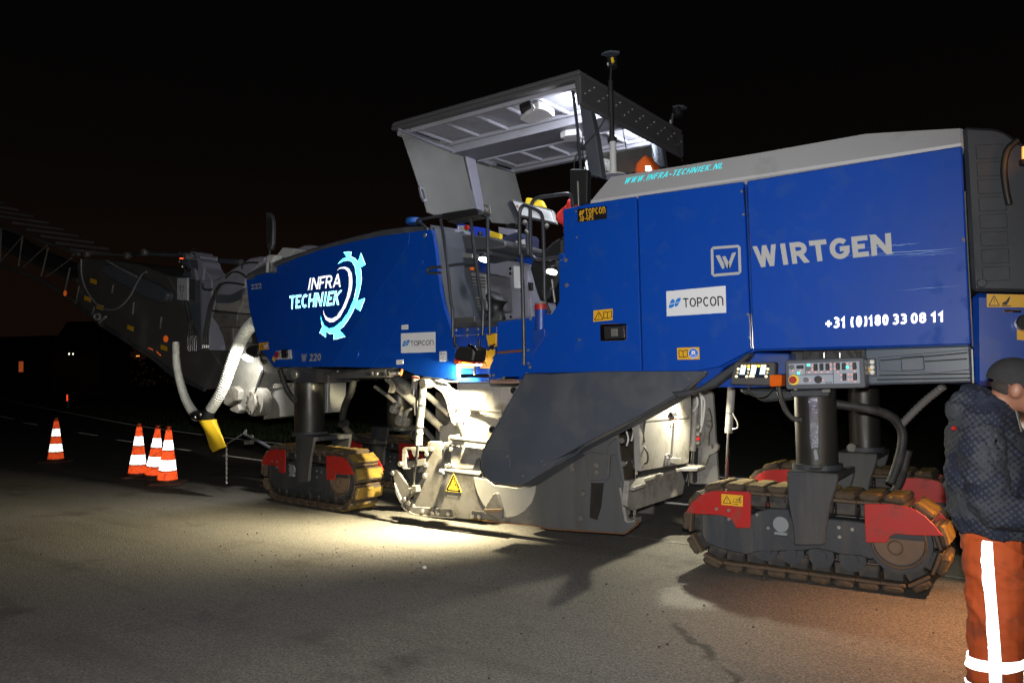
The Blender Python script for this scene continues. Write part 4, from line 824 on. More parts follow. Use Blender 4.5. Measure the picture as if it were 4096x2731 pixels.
for k, x, y in pts('A5 632,735 640,828 590,790 610,788 600,970 622,965'): bolt(k, x, y, YP(.17), .024, STEEL, hou)
poly('edge_flange', 'A5 720,800 900,815 900,828 720,805', YP(.33), .07, LGREY, hou, .002)
arm = poly('lift_arm', 'A5 405,268 425,254 500,250 562,254 590,285 645,335 690,345 690,480 735,595 740,615 728,630 700,632 665,630 640,605 615,520 590,420 560,360 510,320 470,300 430,290', YP(.26), .05, LGREY, MM, .006)
for x, y in ((518, 275), (605, 380), (618, 448)): disc('arm_hole', pk('A5', x, y, .26), (0, -1, 0), .013, .004, BLACK, arm, 10)
for q in ('668,490 695,486 690,510 672,530', '670,600 698,600 694,632 672,630', '735,598 748,596 745,620 728,632'): poly('arm_notch', 'A5 ' + q, YP(.256), .006, BLACK, arm, 0)
lc = ptube('lift_cylinder', 'A5 403,312 372,640 365,792', YP(.18), .057, LGREY, MM, 18); ptube('piston_rod', 'A5 357,790 323,1140', YP(.18), .020, CHROME, lc, 14)
for y in (382, 455, 640, 690): ptube('cylinder_band', 'A5 %.1f,%d %.1f,%d' % (405 - (y - 312) * .08, y, 404 - (y - 312) * .08, y + 9), YP(.18), .06, BLACK if y > 440 and y < 650 else MGREY, lc, 18)
disc('cylinder_eye', pk('A5', 398, 280, .14), (0, 1, 0), .05, .12, STEEL, lc, 18, .006); box('rod_clevis', pk('A5', 305, 1185, .13), pk('A5', 345, 1135, .13) + Vector((0, .1, 0)), MGREY, lc)
ptube('cylinder_hose', 'A5 350,330 345,480 352,590 330,660 300,690 310,735 345,740', [YP(.2)] * 7, .014, RUBBER, lc, 8, 5)
ptube('top_hose', 'A5 360,270 400,235 460,228 540,240 600,262 690,262', YP(.22), .016, RUBBER, MM, 8, 5)
vv = ptube('grease_fitting', 'A5 340,215 337,245', YP(.2), .055, MGREY, MM, 14); ptube('red_band', 'A5 315,228 370,236', YP(.14), .014, RED, vv, 8); ptube('fitting_body', 'A5 335,240 325,330', YP(.2), .048, LGREY, vv, 14); ptube('fitting_tip', 'A5 325,330 322,375', YP(.2), .03, STEEL, vv, 12)
# front linkage behind
for q, y, r, mm in (('A5 95,215 190,310 420,520 560,650', .95, .075, LGREY), ('A5 0,305 110,385 225,490', 1.0, .035, MGREY), ('A5 430,370 620,540', .8, .05, LGREY), ('A5 400,650 500,760', .7, .04, MGREY)): ptube('link_arm', q, YP(y), r, mm, MM, 14)
tube('coil_spring', catmull([pk('A5', 165, 225, .9), pk('A5', 230, 285, .9), pk('A5', 290, 335, .9)], 14), lambda i: .055 + .012 * (i % 2), DGREY_DIRTY, MM, 14)
poly('link_plate', 'A5 110,230 150,225 165,300 140,360 105,355 120,300', YP(.85), .05, LGREY, MM, .008); poly('link_plate', 'A5 320,445 355,420 350,540 325,550', YP(.8), .05, LGREY, MM, .006)
for x, y, r in ((185, 505, .05), (235, 600, .06), (210, 470, .035), (275, 615, .05), (285, 590, .03)): disc('link_joint', pk('A5', x, y, .85), (0, -1, .3), r, .09, MATS['pale_grey_paint'] if x % 2 else STEEL, MM, 14, .01)
poly('link_hook', 'A5 230,560 250,505 300,482 300,500 265,520 245,580', YP(.82), .04, LGREY, MM, .006)
poly('drum_front_bracket', 'A5 228,825 245,812 430,808 430,850 262,830 258,985 290,990 240,1000 220,975', YP(.45), .04, LGREY, MM, .005); poly('bracket_flap', 'A5 300,835 360,830 355,900 320,890', YP(.42), .02, MGREY, MM, .004)
poly('bracket_bar', 'A5 245,935 420,905 420,960 290,985', YP(.47), .05, MGREY, MM, .005); disc('bracket_pin', pk('A5', 230, 950, .44), (0, -1, 0), .03, .05, STEEL, MM, 12, .006)
poly('front_shield', 'A5 250,990 430,900 420,1130 330,1150 290,1120', YP(.6), .05, DGREY_DIRTY, MM, .006)
# --- scraper chamber behind the drum (seen through the gap before the rear track)
XS = -3.04
def yz(k, x, y, X=XS): return pk(k, x, y, XP(X))
def xpoly(name, s, X, d, m, par, bev=.005):
    q = [pk(k, x, y, XP(X)) for k, x, y in pts(s)]; return finish(prism_bm(q, Vector((-d, 0, 0)), bev), name, m, par)
sw = xpoly('scraper_door', 'A6 740,560 1180,330 1185,480 1160,945 760,1012', XS, .06, LGREY, MM, .006)
xpoly('scraper_seam', 'A6 800,590 1165,560 1165,566 800,597', XS + .008, .006, MGREY, sw, 0)
xpoly('scraper_rib', 'A6 1045,600 1065,600 1040,960 1020,962', XS + .02, .02, LGREY, sw, .003)
xpoly('lower_scraper', 'A6 660,1090 780,1075 1100,1005 1130,1100 1110,1205 850,1290 700,1340 640,1300', XS - .05, .05, LGREY, MM, .006)
lg_ = [pk('A6', x, y, ZP(.635)) for x, y in ((770, 1010), (1110, 950), (1296, 962), (1232, 985), (1090, 985), (780, 1075), (800, 1110), (700, 1145), (665, 1140))]
finish(prism_bm(lg_, Vector((0, 0, -.03)), .004), 'scraper_ledge', LGREY, sw)
fs = poly('far_side_plate', 'A6 1190,335 1240,325 1345,340 1360,370 1405,1090 1450,1105 1440,1120 1200,1120 1130,1100 1180,900', YP(1.75), .05, LGREY, MM, .006)
poly('far_arm', 'A6 1290,520 1320,480 1345,560 1350,640 1325,700 1320,800 1345,790 1352,830 1385,775 1410,800 1400,840 1370,865 1330,880 1300,960 1250,960 1290,700', YP(1.62), .05, LGREY, fs, .006)
poly('far_slot', 'A6 1210,830 1235,815 1225,1100 1205,1115 1190,1090', YP(1.72), .02, BLACK, fs, .002)
fc = ptube('scraper_cylinder', 'A6 1225,400 1190,840', YP(1.5), .05, LGREY, MM, 16); ptube('piston_rod', 'A6 1190,835 1155,1130', YP(1.5), .018, CHROME, fc, 12)
ptube('guide_rod', 'A6 1195,470 1150,740 1140,960', YP(1.55), .025, DGREY, MM, 10)
for q in ('A6 1230,335 1265,400 1270,520 1262,640', 'A6 1235,340 1290,420 1285,560 1265,650 1245,720', 'A6 1225,390 1235,450 1200,510'): ptube('scraper_hose', q, YP(1.42), .016, CREAM, MM, 8, 6)
for y in (640, 700, 770): disc('hose_fitting', pk('A6', 1250, y, 1.42), (0, -1, 0), .022, .05, STEEL, MM, 10, .004)
disc('red_cap', pk('A6', 1243, 740, 1.38), (0, -1, 0), .018, .02, RED, MM, 10)
for y, x in ((385, 1222), (615, 1335), (755, 610)): bolt('A6', x, y, YP(1.6), .035, STEEL, MM)
ptube('lift_eye', 'A6 970,960 965,890 985,872 1000,890 992,960', XP(XS + .06), .014, LGREY, MM, 8, 5); poly('ledge_block', 'A6 1000,900 1100,900 1100,955 1070,960 1000,940', XP(XS + .05), .05, LGREY, MM, .004)
poly('chamber_sensor', 'A6 1020,520 1058,515 1070,550 1030,560', XP(XS + .03), .03, BLACK, MM, .004); disc('sensor_light', yz('A6', 1052, 574, XS + .035), (1, 0, 0), .012, .01, emis('red_led', (1, .03, .02), 1.5), MM, 8)
nc = ptube('near_cylinder', 'A6 742,615 728,985', YP(.32), .058, DGREY, MM, 18); ptube('piston_rod', 'A6 718,985 700,1410', YP(.32), .026, CHROME, nc, 14); ptube('cylinder_pipe', 'A6 770,790 800,830 818,880 812,940 770,948', YP(.30), .012, BLACK, nc, 8, 4)
ptube('cylinder_hose', 'A6 795,590 780,700 790,770', YP(.3), .014, RUBBER, nc, 8, 4)
ptube('short_rod', 'A6 655,1180 625,1320', YP(.4), .02, CHROME, MM, 12); box('rod_foot', pk('A6', 675, 1445, .28), pk('A6', 722, 1400, .28) + Vector((0, .1, 0)), MGREY, MM); disc('rod_eye', pk('A6', 640, 1345, .36), (0, -1, 0), .045, .05, STEEL, MM, 14, .008)
ptube('white_cable', 'A6 640,680 655,740 640,800', YP(.3), .012, CREAM, MM, 8, 4); ptube('white_cable', 'A6 690,645 700,680 680,760', YP(.3), .012, CREAM, MM, 8, 4)
poly('inner_plate', 'A6 590,985 605,985 610,1150 590,1150', YP(.3), .03, LGREY, MM, .003)
# roof and front wall of the chamber so that the lamp's light stays in it
box('chamber_roof', (-4.6, .62, 1.45), (-2.0, 2.1, 1.55), DGREY_DIRTY, MM)
drum = tube('milling_drum', [Vector((-4.05, .34, .62)), Vector((-4.05, 1.98, .62))], .42, mat('drum_steel', (.10, .08, .06), .6, .5, var=.4, vscale=9), MM, 32)
for i in range(40):
    a = i * .9; y = .4 + 1.5 * i / 40; c = Vector((-4.05 + math.cos(a) * .44, y, .62 + math.sin(a) * .44)); nrm_ = Vector((math.cos(a + .5), 0, math.sin(a + .5)))
    inst('milling_pick', _tc.setdefault('pick', mesh_of(tube_bm([Vector((0, 0, 0)), Vector((0, 0, .05)), Vector((0, 0, .09))], lambda i: (.028, .026, .006)[i], 8), 'milling_pick', STEEL, 40)), Matrix.Translation(c) @ nrm_.to_track_quat('Z', 'Y').to_matrix().to_4x4(), drum)
poly('far_wall', 'F 1000,900 1500,900 1500,1180 1000,1150', YP(2.0), .05, MGREY, MM)

# --- front body --------------------------------------------------------------------------------
FP1 = P3(('A3', 1640, 400, .03), ('A3', 950, 1490, .03), ('A3', 195, 720, .20))      # nose, turned slightly forward
FP2 = YP(.03)
FP3 = P3(('A3', 1905, 655, .03), ('A3', 1310, 1500, .03), ('A3', 2050, 1400, .032))
nose = poly('front_side_panel', 'A3 193,720 200,695 245,668 350,645 450,585 640,510 820,455 1150,372 1400,322 1655,290 1640,400 950,1492 440,1494 400,1440 300,1300 255,1130 215,960', FP1, .05, BLUE, MM, .0015)
poly('front_mid_panel', 'A3 1655,290 1845,265 1880,420 1908,652 1308,1500 950,1492 1640,400', FP2, .05, BLUE, MM, .0015)
fr3 = poly('front_rear_panel', 'A3 1908,655 1925,800 1960,960 2020,1150 2062,1340 2075,1500 2085,1612 1850,1590 1700,1560 1560,1502 1308,1501', FP3, .05, BLUE, MM, .0015)
poly('front_core', 'A3 260,700 450,600 830,470 1400,335 1830,285 1900,700 1990,1150 2050,1340 2060,1560 1850,1560 1560,1490 460,1485 320,1290 240,980', YP(.22), 1.95, BLUE2, MM, .02)
trimp = YP(.05)
poly('top_trim', 'A3 190,715 180,680 200,655 360,575 640,480 860,405 1100,340 1400,268 1640,238 1780,236 1838,250 1848,270 1655,294 1400,326 1150,376 820,458 640,514 450,590 350,650 245,672', YP(.12), 1.9, mat('trim_grey', (.05, .052, .06), .5, var=.2, dirt=(.09, .09, .09), dirt_amt=.2), MM, .012)
text('unit_number', '222', 'A3 232,758 325,742 327,792 234,802', FP1, LETTER, nose, .2)
text('model_lettering', 'W 220', 'A3 682,1380 862,1372 862,1440 682,1448', FP1, mat('steel_letter', (.26, .26, .26), .5), nose, .24, .1)
text('owner_lettering', 'INFRA', 'A3 745,700 1045,658 1047,778 735,808', FP1, RETROG, nose, .17, .13, .005, .10)
text('owner_lettering', 'TECHNIEK', 'A3 568,858 1050,806 1032,938 575,978', FP1, RETROG, nose, .20, .13, .004, .08)
text('owner_lettering', 'TECHNIEK', 'A3 571,861 1046,810 1029,935 578,975', FP1, RETROC, nose, .13, .13, .007, .15)
def logo(name, s, m, lift):
    q = [pk('A3', *[float(c) for c in t.split(',')], FP1.off(-lift)) for t in s.split()]
    bm = bmesh.new(); bm.faces.new([bm.verts.new(p) for p in q]); bmesh.ops.triangulate(bm, faces=bm.faces[:], ngon_method='EAR_CLIP'); return finish(bm, name, m, nose)
GEAR = '1015,572 1050,530 1095,512 1060,471 1129,464 1125,508 1165,525 1190,560 1217,476 1256,580 1210,608 1220,640 1222,700 1216,760 1205,820 1180,905 1252,879 1210,996 1160,960 1138,1010 1110,1060 1060,1130 1028,1165 1077,1222 976,1250 975,1200 940,1197 905,1175 904,1229 848,1185 875,1130 862,1090 858,1035 868,1080 890,1125 930,1150 980,1140 1040,1090 1100,1010 1150,900 1168,840 1177,770 1178,690 1165,600 1140,555 1100,538 1060,548'
logo('gear_emblem', GEAR, RETROC, .006)
ctr = (1060, 850)
GO = ' '.join('%.1f,%.1f' % (x + (4 if x > 1040 else 0) - (0 if x > 1040 else 3), y + (3 if y > 850 else -3)) for x, y in [tuple(map(float, t.split(','))) for t in GEAR.split()][:32]) + ' 868,1082 890,1128 930,1153 980,1143 1040,1093 1100,1012 1150,902 1176,770 1176,690 1163,602 1138,557 1100,541 1060,551'
logo('gear_outline', GO, RETROG, .003)
logo('crescent_emblem', '1000,635 1030,605 1075,597 1110,612 1135,655 1142,740 1135,800 1120,860 1080,960 1030,1050 980,1090 940,1097 905,1075 885,1030 880,985 895,1030 920,1055 955,1063 1000,1040 1050,970 1090,870 1110,780 1112,700 1098,640 1070,615 1035,615', RETROG, .006)
topcon('A3 1577,1194 1885,1181 1885,1362 1577,1370', 'A3 1660,1262 1868,1252 1868,1298 1662,1308', 'A3 1590,1262 1655,1250 1650,1302 1586,1314', FP3, fr3, WHITE, INK, LOGOBLUE)
for q in ('1581,1120 1641,1115 1642,1158 1582,1162', '1535,1433 1595,1428 1596,1470 1536,1474'):
    s_ = sheet('small_plate', 'A3 ' + q, FP3, WHITE, fr3); patch('plate_print', 'A3 ' + q, FP3, [line((.2, .4), (.32, .55), .03), line((.32, .55), (.45, .4), .03), line((.45, .4), (.58, .55), .03), line((.58, .55), (.7, .4), .03), line((.7, .4), (.82, .55), .03)], mat('grey_ink', (.2, .2, .2), .5), s_)
s_ = sheet('noise_plate', 'A3 1921,1357 1984,1353 1986,1444 1922,1448', FP3, WHITE, fr3); text('plate_lettering', '111', 'A3 1928,1406 1964,1403 1964,1436 1928,1439', FP3, INK, s_, .14, 0, .006); text('plate_lettering', 'dB', 'A3 1968,1422 1980,1421 1980,1436 1968,1437', FP3, INK, s_, .12, 0, .006)
patch('plate_print', 'A3 1921,1357 1984,1353 1986,1444 1922,1448', FP3, [line((.1, .85), (.4, .85), .05), line((.1, .68), (.4, .68), .05), line((.55, .72), (.9, .72), .03), line((.58, .72), (.58, .9), .03)], mat('grey_ink', (.2, .2, .2)), s_)
s_ = sheet('warning_sticker', 'A3 303,1280 388,1272 392,1338 307,1344', FP1, YEL, nose); patch('sticker_print', 'A3 303,1280 388,1272 392,1338 307,1344', FP1, [line((.1, .15), (.25, .85), .03), line((.25, .85), (.42, .15), .03), line((.1, .15), (.42, .15), .03)], INK, s_)
patch('sticker_roundel', 'A3 303,1280 388,1272 392,1338 307,1344', FP1, [discsh(.74, .5, .36, 1.3)], WHITE, s_, .006); patch('sticker_roundel', 'A3 303,1280 388,1272 392,1338 307,1344', FP1, ring(.74, .5, .38, .08, 1.3) + [line((.55, .75), (.92, .25), .035, 1.3)], RED, s_, .008)
swb = poly('switch_box', 'A3 455,1350 585,1341 590,1422 458,1428', FP1.off(-.02), .02, CREAM, nose, .003); disc('stop_button', pk('A3', 475, 1386, FP1.off(-.02)), -FP1.n, .04, .02, RED, swb, 16, .005); disc('lit_knob', pk('A3', 497, 1384, FP1.off(-.02)), -FP1.n, .03, .02, LGREY, swb, 14, .004)
for x, y in ((528, 1362), (552, 1360), (530, 1395), (554, 1393)): disc('socket', pk('A3', x, y, FP1.off(-.02)), -FP1.n, .032, .02, BLACK, swb, 14, .004)
sheet('warning_sticker', 'A3 418,1425 435,1398 452,1420 440,1452', FP1, YEL, nose)
for x, y in ((1755, 552), (1180, 1380)): disc('panel_plug', pk('A3', x, y, FP2), (0, -1, 0), .035, .006, BLUE, MM, 16, .003)
disc('tank_cap', pk('A3', 1690, 215, .5), (0, 0, 1), .09, .06, mat('cap_blue', (.01, .09, .36), .5), MM, 20, .01)
poly('top_hump', 'A3 600,470 640,430 700,405 760,402 830,415 800,440', YP(.6), .5, LILAC, MM, .02)
poly('light_box', 'A3 445,515 515,425 620,432 640,440 560,520', YP(.35), .35, CREAM, MM, .008)
mr = ptube('mirror_post', 'A3 395,650 398,560', YP(.12), .06, CREAM, MM, 14); poly('mirror_cap', 'A3 370,498 395,488 450,492 415,560 372,560', YP(.08), .12, CREAM, mr, .01); poly('post_foot', 'A3 368,560 412,555 415,640 380,652', YP(.09), .1, mat('post_foot_grey', (.12, .12, .12), .5), mr, .008)
ptube('mirror_stem', 'A3 400,500 398,440', YP(.14), .02, BLACK, mr, 8)
mi = poly('wing_mirror', 'A3 365,115 375,105 405,112 420,140 430,190 432,260 428,390 415,440 400,452 385,448 372,420 366,330', YP(.12), .05, mat('mirror_back', (.035, .036, .04), .45), MM, .015)
poly('mirror_face', 'A3 372,160 412,160 422,200 424,280 420,370 378,395 374,330', YP(.115), .006, mat('mirror_rim', (.02, .02, .022), .35), mi, .002)
poly('under_beam', 'A4 560,165 750,180 1150,160 1220,150 1220,215 1200,245 760,256 700,225', YP(.30), .2, DGREY_DIRTY, MM, .01)
for x, y in ((1100, 210), (1140, 212), (1215, 212), (790, 195)): bolt('A4', x, y, YP(.30), .02, STEEL, MM)
ptube('under_hose', 'A4 740,210 900,195 1100,170 1250,165 1350,150 1400,160', YP(.27), .015, RUBBER, MM, 8, 5)
ptube('red_hose_end', 'A4 1365,165 1350,225', YP(.27), .02, mat('orange_cap', (.5, .09, .02), .5), MM, 8); poly('beam_block', 'A4 1240,200 1315,195 1320,220 1245,225', YP(.27), .06, LGREY, MM, .005)
box('chassis_block', (-7.4, .9, 1.5), (-4.0, 2.0, 1.72), BLACK, MM)
ptube('track_hose', 'A4 930,260 900,380 850,500 830,600 835,660 880,730 960,790 1080,820 1220,830', [YP(.6), YP(.62), YP(.7), YP(.75), YP(.8), YP(.9), YP(1.1), YP(1.4), YP(1.6)], .062, RUBBER, MM, 12, 6)
ptube('hose_clamp', 'A4 808,668 870,650', YP(.74), .06, RUBBER, MM, 10); ptube('track_hose', 'A4 270,170 300,280 340,370 400,450 460,510', [YP(.45), YP(.5), YP(.55), YP(.6), YP(.8)], .05, RUBBER, MM, 12, 5)
# level sensor arm with chain before the front track
sa = ptube('sensor_arm', 'C4 255,280 420,360 620,480 720,560', YP(.58), .032, DGREY, MM, 8); ptube('arm_spike', 'C4 720,550 725,640', YP(.56), .022, LGREY, sa, 8); ptube('arm_stay', 'C4 250,280 140,350 15,425', YP(.60), .012, MGREY, sa, 6)
ptube('arm_eye', 'C4 268,262 268,240 278,230 286,240 284,262', YP(.58), .012, STEEL, sa, 8, 4); poly('arm_block', 'C4 245,375 340,368 342,425 262,430', YP(.60), .06, MGREY, sa, .006); ptube('arm_eye', 'C4 345,315 360,300 380,310 375,335 355,335', YP(.56), .012, STEEL, sa, 8, 4)
for i in range(16):
    y0 = 455 + i * 32; pz = pk('C4', 20, y0, .62); bm = bmesh.new(); a = i % 2 * PI / 2
    tube_bm([pz + Vector((math.cos(a) * .009 * math.cos(t), math.sin(a) * .009 * math.cos(t), .021 * math.sin(t))) for t in [2 * PI * j / 8 for j in range(9)]], .004, 5, False, bm); finish(bm, 'chain_link', STEEL, sa, 50)

# --- front discharge conveyor --------------------------------------------------------------------
CVY = .75; CV = YP(CVY)
CVM = mat('conveyor_grey', (.055, .053, .052), .6, var=.3, vscale=2, dirt=(.09, .085, .075), dirt_amt=.3, dscale=2)
cv = poly('conveyor', 'A1 640,955 655,800 640,640 700,590 900,600 1150,640 1400,735 1490,900 1700,1250 1900,1568 A2 1900,300 1700,330 1450,210 1290,65 A1 1040,1260 850,1135', CV, .95, CVM, MM, .02)
poly('conveyor_skirt', 'A1 640,955 850,1130 1040,1255 1290,1420 1450,1540 A2 1700,325 1700,345 1440,225 1240,60 A1 1040,1290 840,1165 630,985', CV.off(-.03), .05, DGREY_DIRTY, cv, .006)
poly('tarp_roll', 'A1 830,690 870,640 950,640 1060,690 1160,745 1300,810 1390,870 1400,900 1380,950 1320,960 1200,920 1060,840 900,760', CV.off(-.10), .2, mat('tarp_grey', (.06, .066, .08), .6, var=.2), cv, .03)
ptube('tarp_edge', 'A1 890,610 960,650 1060,705 1140,745', CV.off(-.12), .02, LGREY, cv, 8)
for a, b in (('1120,960', '1110,1060'), ('950,810', '935,880'), ('1350,1080', '1340,1180'), ('790,1000', '770,1060')): ptube('skirt_clip', 'A1 %s %s' % (a, b), CV.off(-.02), .025, MGREY, cv, 8)
for x, y in ((780, 785), (730, 930), (835, 1000), (1090, 1175), (1370, 1340)): poly('warning_sticker', 'A1 %d,%d %d,%d %d,%d %d,%d' % (x - 25, y - 28, x + 28, y - 10, x + 25, y + 28, x - 28, y + 8), CV.off(-.034), .003, YEL, cv, 0)
for x, y in ((548, 884), (1390, 1265)): disc('amber_reflector', pk('A1', x, y, CV.off(-.04)), (0, -1, 0), .05, .015, retro('amber_reflector_film', (.8, .14, .02), .55), cv, 12)
for a, b in (('1240,1335', '1275,1352'), ('1308,1368', '1340,1398')): poly('amber_strip', 'A1 %s %s %s %s' % (a, b, '%s,%s' % (b.split(',')[0], int(b.split(',')[1]) + 10), '%s,%s' % (a.split(',')[0], int(a.split(',')[1]) + 8)), CV.off(-.05), .01, MATS['amber_reflector_film'], cv, 0)
ptube('lifting_ring', 'A1 ' + ' '.join('%.0f,%.0f' % (815 + 24 * math.cos(t), 1080 + 24 * math.sin(t)) for t in [2 * PI * i / 14 for i in range(15)]), CV.off(-.06), .035, LGREY, cv, 8); ptube('ring_tail', 'A1 885,1080 830,1130', CV.off(-.06), .03, LGREY, cv, 8)
ptube('drooping_cable', 'A1 680,600 682,720 710,830 770,930 840,1000 920,1022 1000,1000 1080,920 1140,810 1190,725 1225,705', CV.off(-.10), .022, mat('cable_grey', (.16, .16, .16), .5), cv, 8, 6)
# lattice tip running up and out of the frame
for dy in (0, .95):
    pl = CV.off(dy)
    top = ptube('truss_chord', 'A1 -420,60 0,330 560,520 660,560', pl, .045, CVM, cv, 8); ptube('truss_chord', 'A1 -420,420 0,640 350,780 640,960', pl, .05, CVM, cv, 8)
    for a, b in (('-300,140', '-290,480'), ('-120,250', '-140,580'), ('-300,480', '-120,260'), ('-140,580', '0,345'), ('10,340', '0,640'), ('190,400', '155,660'), ('0,620', '190,410'), ('405,500', '345,740'), ('195,665', '395,480'), ('585,670', '540,880'), ('390,745', '600,590'), ('665,820', '640,940')):
        ptube('truss_strut', 'A1 %s %s' % (a, b), pl, .022, MGREY if dy == 0 else CVM, cv, 6)
for t in range(9):
    x = -380 + t * 120; y = 70 + t * 56; p = pk('A1', x, y, CV); tube('cross_member', [p, p + Vector((0, .95, 0))], .025, CVM, cv, 6)
pb = [pk('A1', x, y, CV.off(.04)) for x, y in ((-430, 230), (0, 480), (640, 760), (640, 800), (0, 520), (-430, 270))]
finish(prism_bm(pb, Vector((0, .86, 0)), .004), 'conveyor_belt', RUBBER, cv)
# tension rods and steering cylinder above the conveyor
tr = ptube('steering_cylinder', 'A1 1100,555 1600,560', YP(1.0), .055, DGREY, MM, 12); ptube('piston_rod', 'A1 730,555 1100,568', YP(1.0), .03, STEEL, tr, 10)
for x, y in ((745, 560), (640, 548), (1085, 572), (1230, 545), (1585, 580)): disc('rod_joint', pk('A1', x, y, .98), (0, -1, 0), .06, .08, MGREY, tr, 14, .01)
ptube('cylinder_hose', 'A1 1100,560 1180,545 1230,525 1300,540 1500,545', YP(.95), .025, RUBBER, tr, 8, 5); ptube('red_strip', 'A1 1505,594 1560,596', YP(.93), .012, retro('red_film', (1, .1, .03), .35), tr, 6)
# swing bracket that carries the conveyor
post = poly('swing_post', 'C1 375,590 480,590 500,250 470,240 340,310 400,190 440,200 500,290 545,330 570,420 650,520 690,600 690,780 660,1100 650,1568 340,1568 370,900', YP(.55), .3, LILAC, MM, .012)
poly('post_web', 'C1 350,560 530,580 545,1568 345,1568', YP(.53), .03, DGREY, post, .006); poly('post_gusset', 'C1 425,420 455,440 490,590 455,600', YP(.50), .03, LILAC, post, .005); poly('post_gusset', 'C1 470,260 545,330 580,430 560,600 530,580', YP(.50), .03, LILAC, post, .005)
poly('post_bracket', 'C1 550,605 685,590 690,710 560,720', YP(.5), .05, LILAC, post, .008)
jb = poly('junction_box', 'C1 200,562 350,558 350,880 198,868', YP(.42), .12, mat('white_box', (.30, .31, .34), .5, var=.06), MM, .01); poly('box_side', 'C1 352,562 375,568 375,880 352,880', YP(.44), .1, BLACK, jb, .004)
for x, y in ((262, 688), (298, 690), (260, 740), (297, 742), (282, 808)): disc('box_screw', pk('C1', x, y, .42), (0, -1, 0), .018, .012, STEEL, jb, 8)
poly('arm_yoke', 'C1 690,600 820,545 960,440 1100,360 1200,290 1340,262 1430,265 1420,330 1300,420 1180,520 1160,600 1140,720 1100,850 1080,900 900,920 740,905 700,800', YP(.42), .35, LILAC, MM, .02)
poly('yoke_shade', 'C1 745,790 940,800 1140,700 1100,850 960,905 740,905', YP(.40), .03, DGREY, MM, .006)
poly('pale_cover', 'C1 745,908 920,920 1110,850 1130,780 1110,930 1050,1050 860,1040 720,1000', YP(.38), .3, LGREY, MM, .012)
poly('lower_cover', 'C1 705,1040 860,1048 1045,1062 1030,1240 790,1250 690,1110', YP(.42), .3, MGREY, MM, .012); poly('lower_cover', 'C1 780,1256 980,1250 1000,1568 880,1568 840,1380', YP(.48), .3, MGREY, MM, .012)
for q in ('700,1020 820,1030 1040,1052', '745,760 830,650 920,630 1030,640 1140,660', '880,560 960,490 1050,480 1130,520 1165,560', '1115,440 1110,380 1200,350 1330,350', '560,640 570,710 640,730 690,720'): ptube('bracket_hose', 'C1 ' + q, YP(.34), .018, RUBBER, MM, 8, 5)
for i in range(4):
    x = 560 + i * 26; ptube('bundle_hose', 'C1 %d,1568 %d,1420 %d,1250 %d,1080 %d,900 %d,700 %d,640' % (x, x, 590 + i * 20, 620 + i * 18, 665 + i * 15, 760 + i * 8, 820 + i * 10), YP(.36), .016, RUBBER, MM, 8, 4)
    ptube('hose_coupling', 'C1 %d,1500 %d,1540' % (x, x), YP(.35), .022, STEEL, MM, 8)
for i in range(5):
    x = 360 + i * 32; ptube('bundle_hose', 'C1 %d,1500 %d,1350 %d,1230 %d,1150' % (x, x, 375 + i * 14, 385 + i * 8), YP(.40), .015, RUBBER, MM, 8, 4)
    ptube('hose_ferrule', 'A1 %.0f,%.0f %.0f,%.0f' % (1572 + i * 17, 1240, 1574 + i * 17, 1370), YP(.38), .02, CHROME, MM, 8)
ptube('ribbed_cable', 'C1 330,900 350,1010 380,1120 400,1190', YP(.42), .04, RUBBER, MM, 10, 4)
disc('top_ball', pk('C1', 605, 380, .9), (0, -1, 0), .05, .05, STEEL, MM, 14, .01); poly('coupling_cluster', 'C1 200,320 350,300 400,440 420,560 240,540 330,430', YP(.7), .2, DGREY, MM, .02)
for x, y in ((265, 335), (300, 410), (330, 420), (345, 460), (385, 455)): disc('coupling', pk('C1', x, y, .66), (0, -1, 0), .03, .05, CHROME, MM, 10, .006)
ptube('post_hose', 'C1 390,190 450,150 520,180 560,260 565,340', YP(.7), .014, RUBBER, MM, 8, 5)
ptube('rear_cylinder', 'C1 740,370 830,320 1100,345', YP(1.3), .07, DGREY, MM, 12); ptube('hanging_shackle', 'C1 820,440 805,480 815,505 832,480 822,442', YP(1.2), .012, MGREY, MM, 6, 3)
# lower chute, drum and flap
ch = poly('conveyor_chute', 'A2 2000,-60 2140,50 2180,130 2190,190 2150,290 2100,420 2080,520 2010,510 1990,430 1900,330 1880,200', YP(.52), .4, mat('chute_steel', (.24, .24, .22), .4, .4, var=.25, vscale=6, dirt=(.12, .11, .09), dirt_amt=.3), MM, .02)
poly('chute_lip', 'A2 2185,160 2195,190 2150,310 2120,400 2100,430 2140,290', YP(.49), .04, BLACK, ch, .006)
dr = tube('idler_drum', [pk('A2', 2125, 430, .5), pk('A2', 2125, 430, .5) + Vector((0, .14, 0))], .19, LGREY, MM, 28); disc('drum_cap', pk('A2', 2115, 440, .48), (-.2, -1, 0), .16, .04, LGREY, dr, 24, .01)
for i in range(10):
    a = 2 * PI * i / 10; disc('cap_bolt', pk('A2', 2115, 440, .44) + Vector((math.cos(a) * .12, 0, math.sin(a) * .12)), (-.2, -1, 0), .014, .014, BLACK, dr, 8)
poly('chute_block', 'A2 1900,310 1960,300 2000,340 1990,420 1960,430 1900,470 1865,450 1880,370', YP(.45), .15, LGREY, MM, .012); poly('chute_block', 'A2 1915,490 1990,450 2000,500 1985,530 1930,510', YP(.47), .12, LGREY, MM, .01)
poly('spill_flap', 'A4 103,372 450,300 700,250 690,560 450,577 124,620', YP(.78), .3, mat('flap_steel', (.26, .26, .25), .45, .3, var=.2, vscale=5, dirt=(.16, .15, .13), dirt_amt=.3), MM, .004)
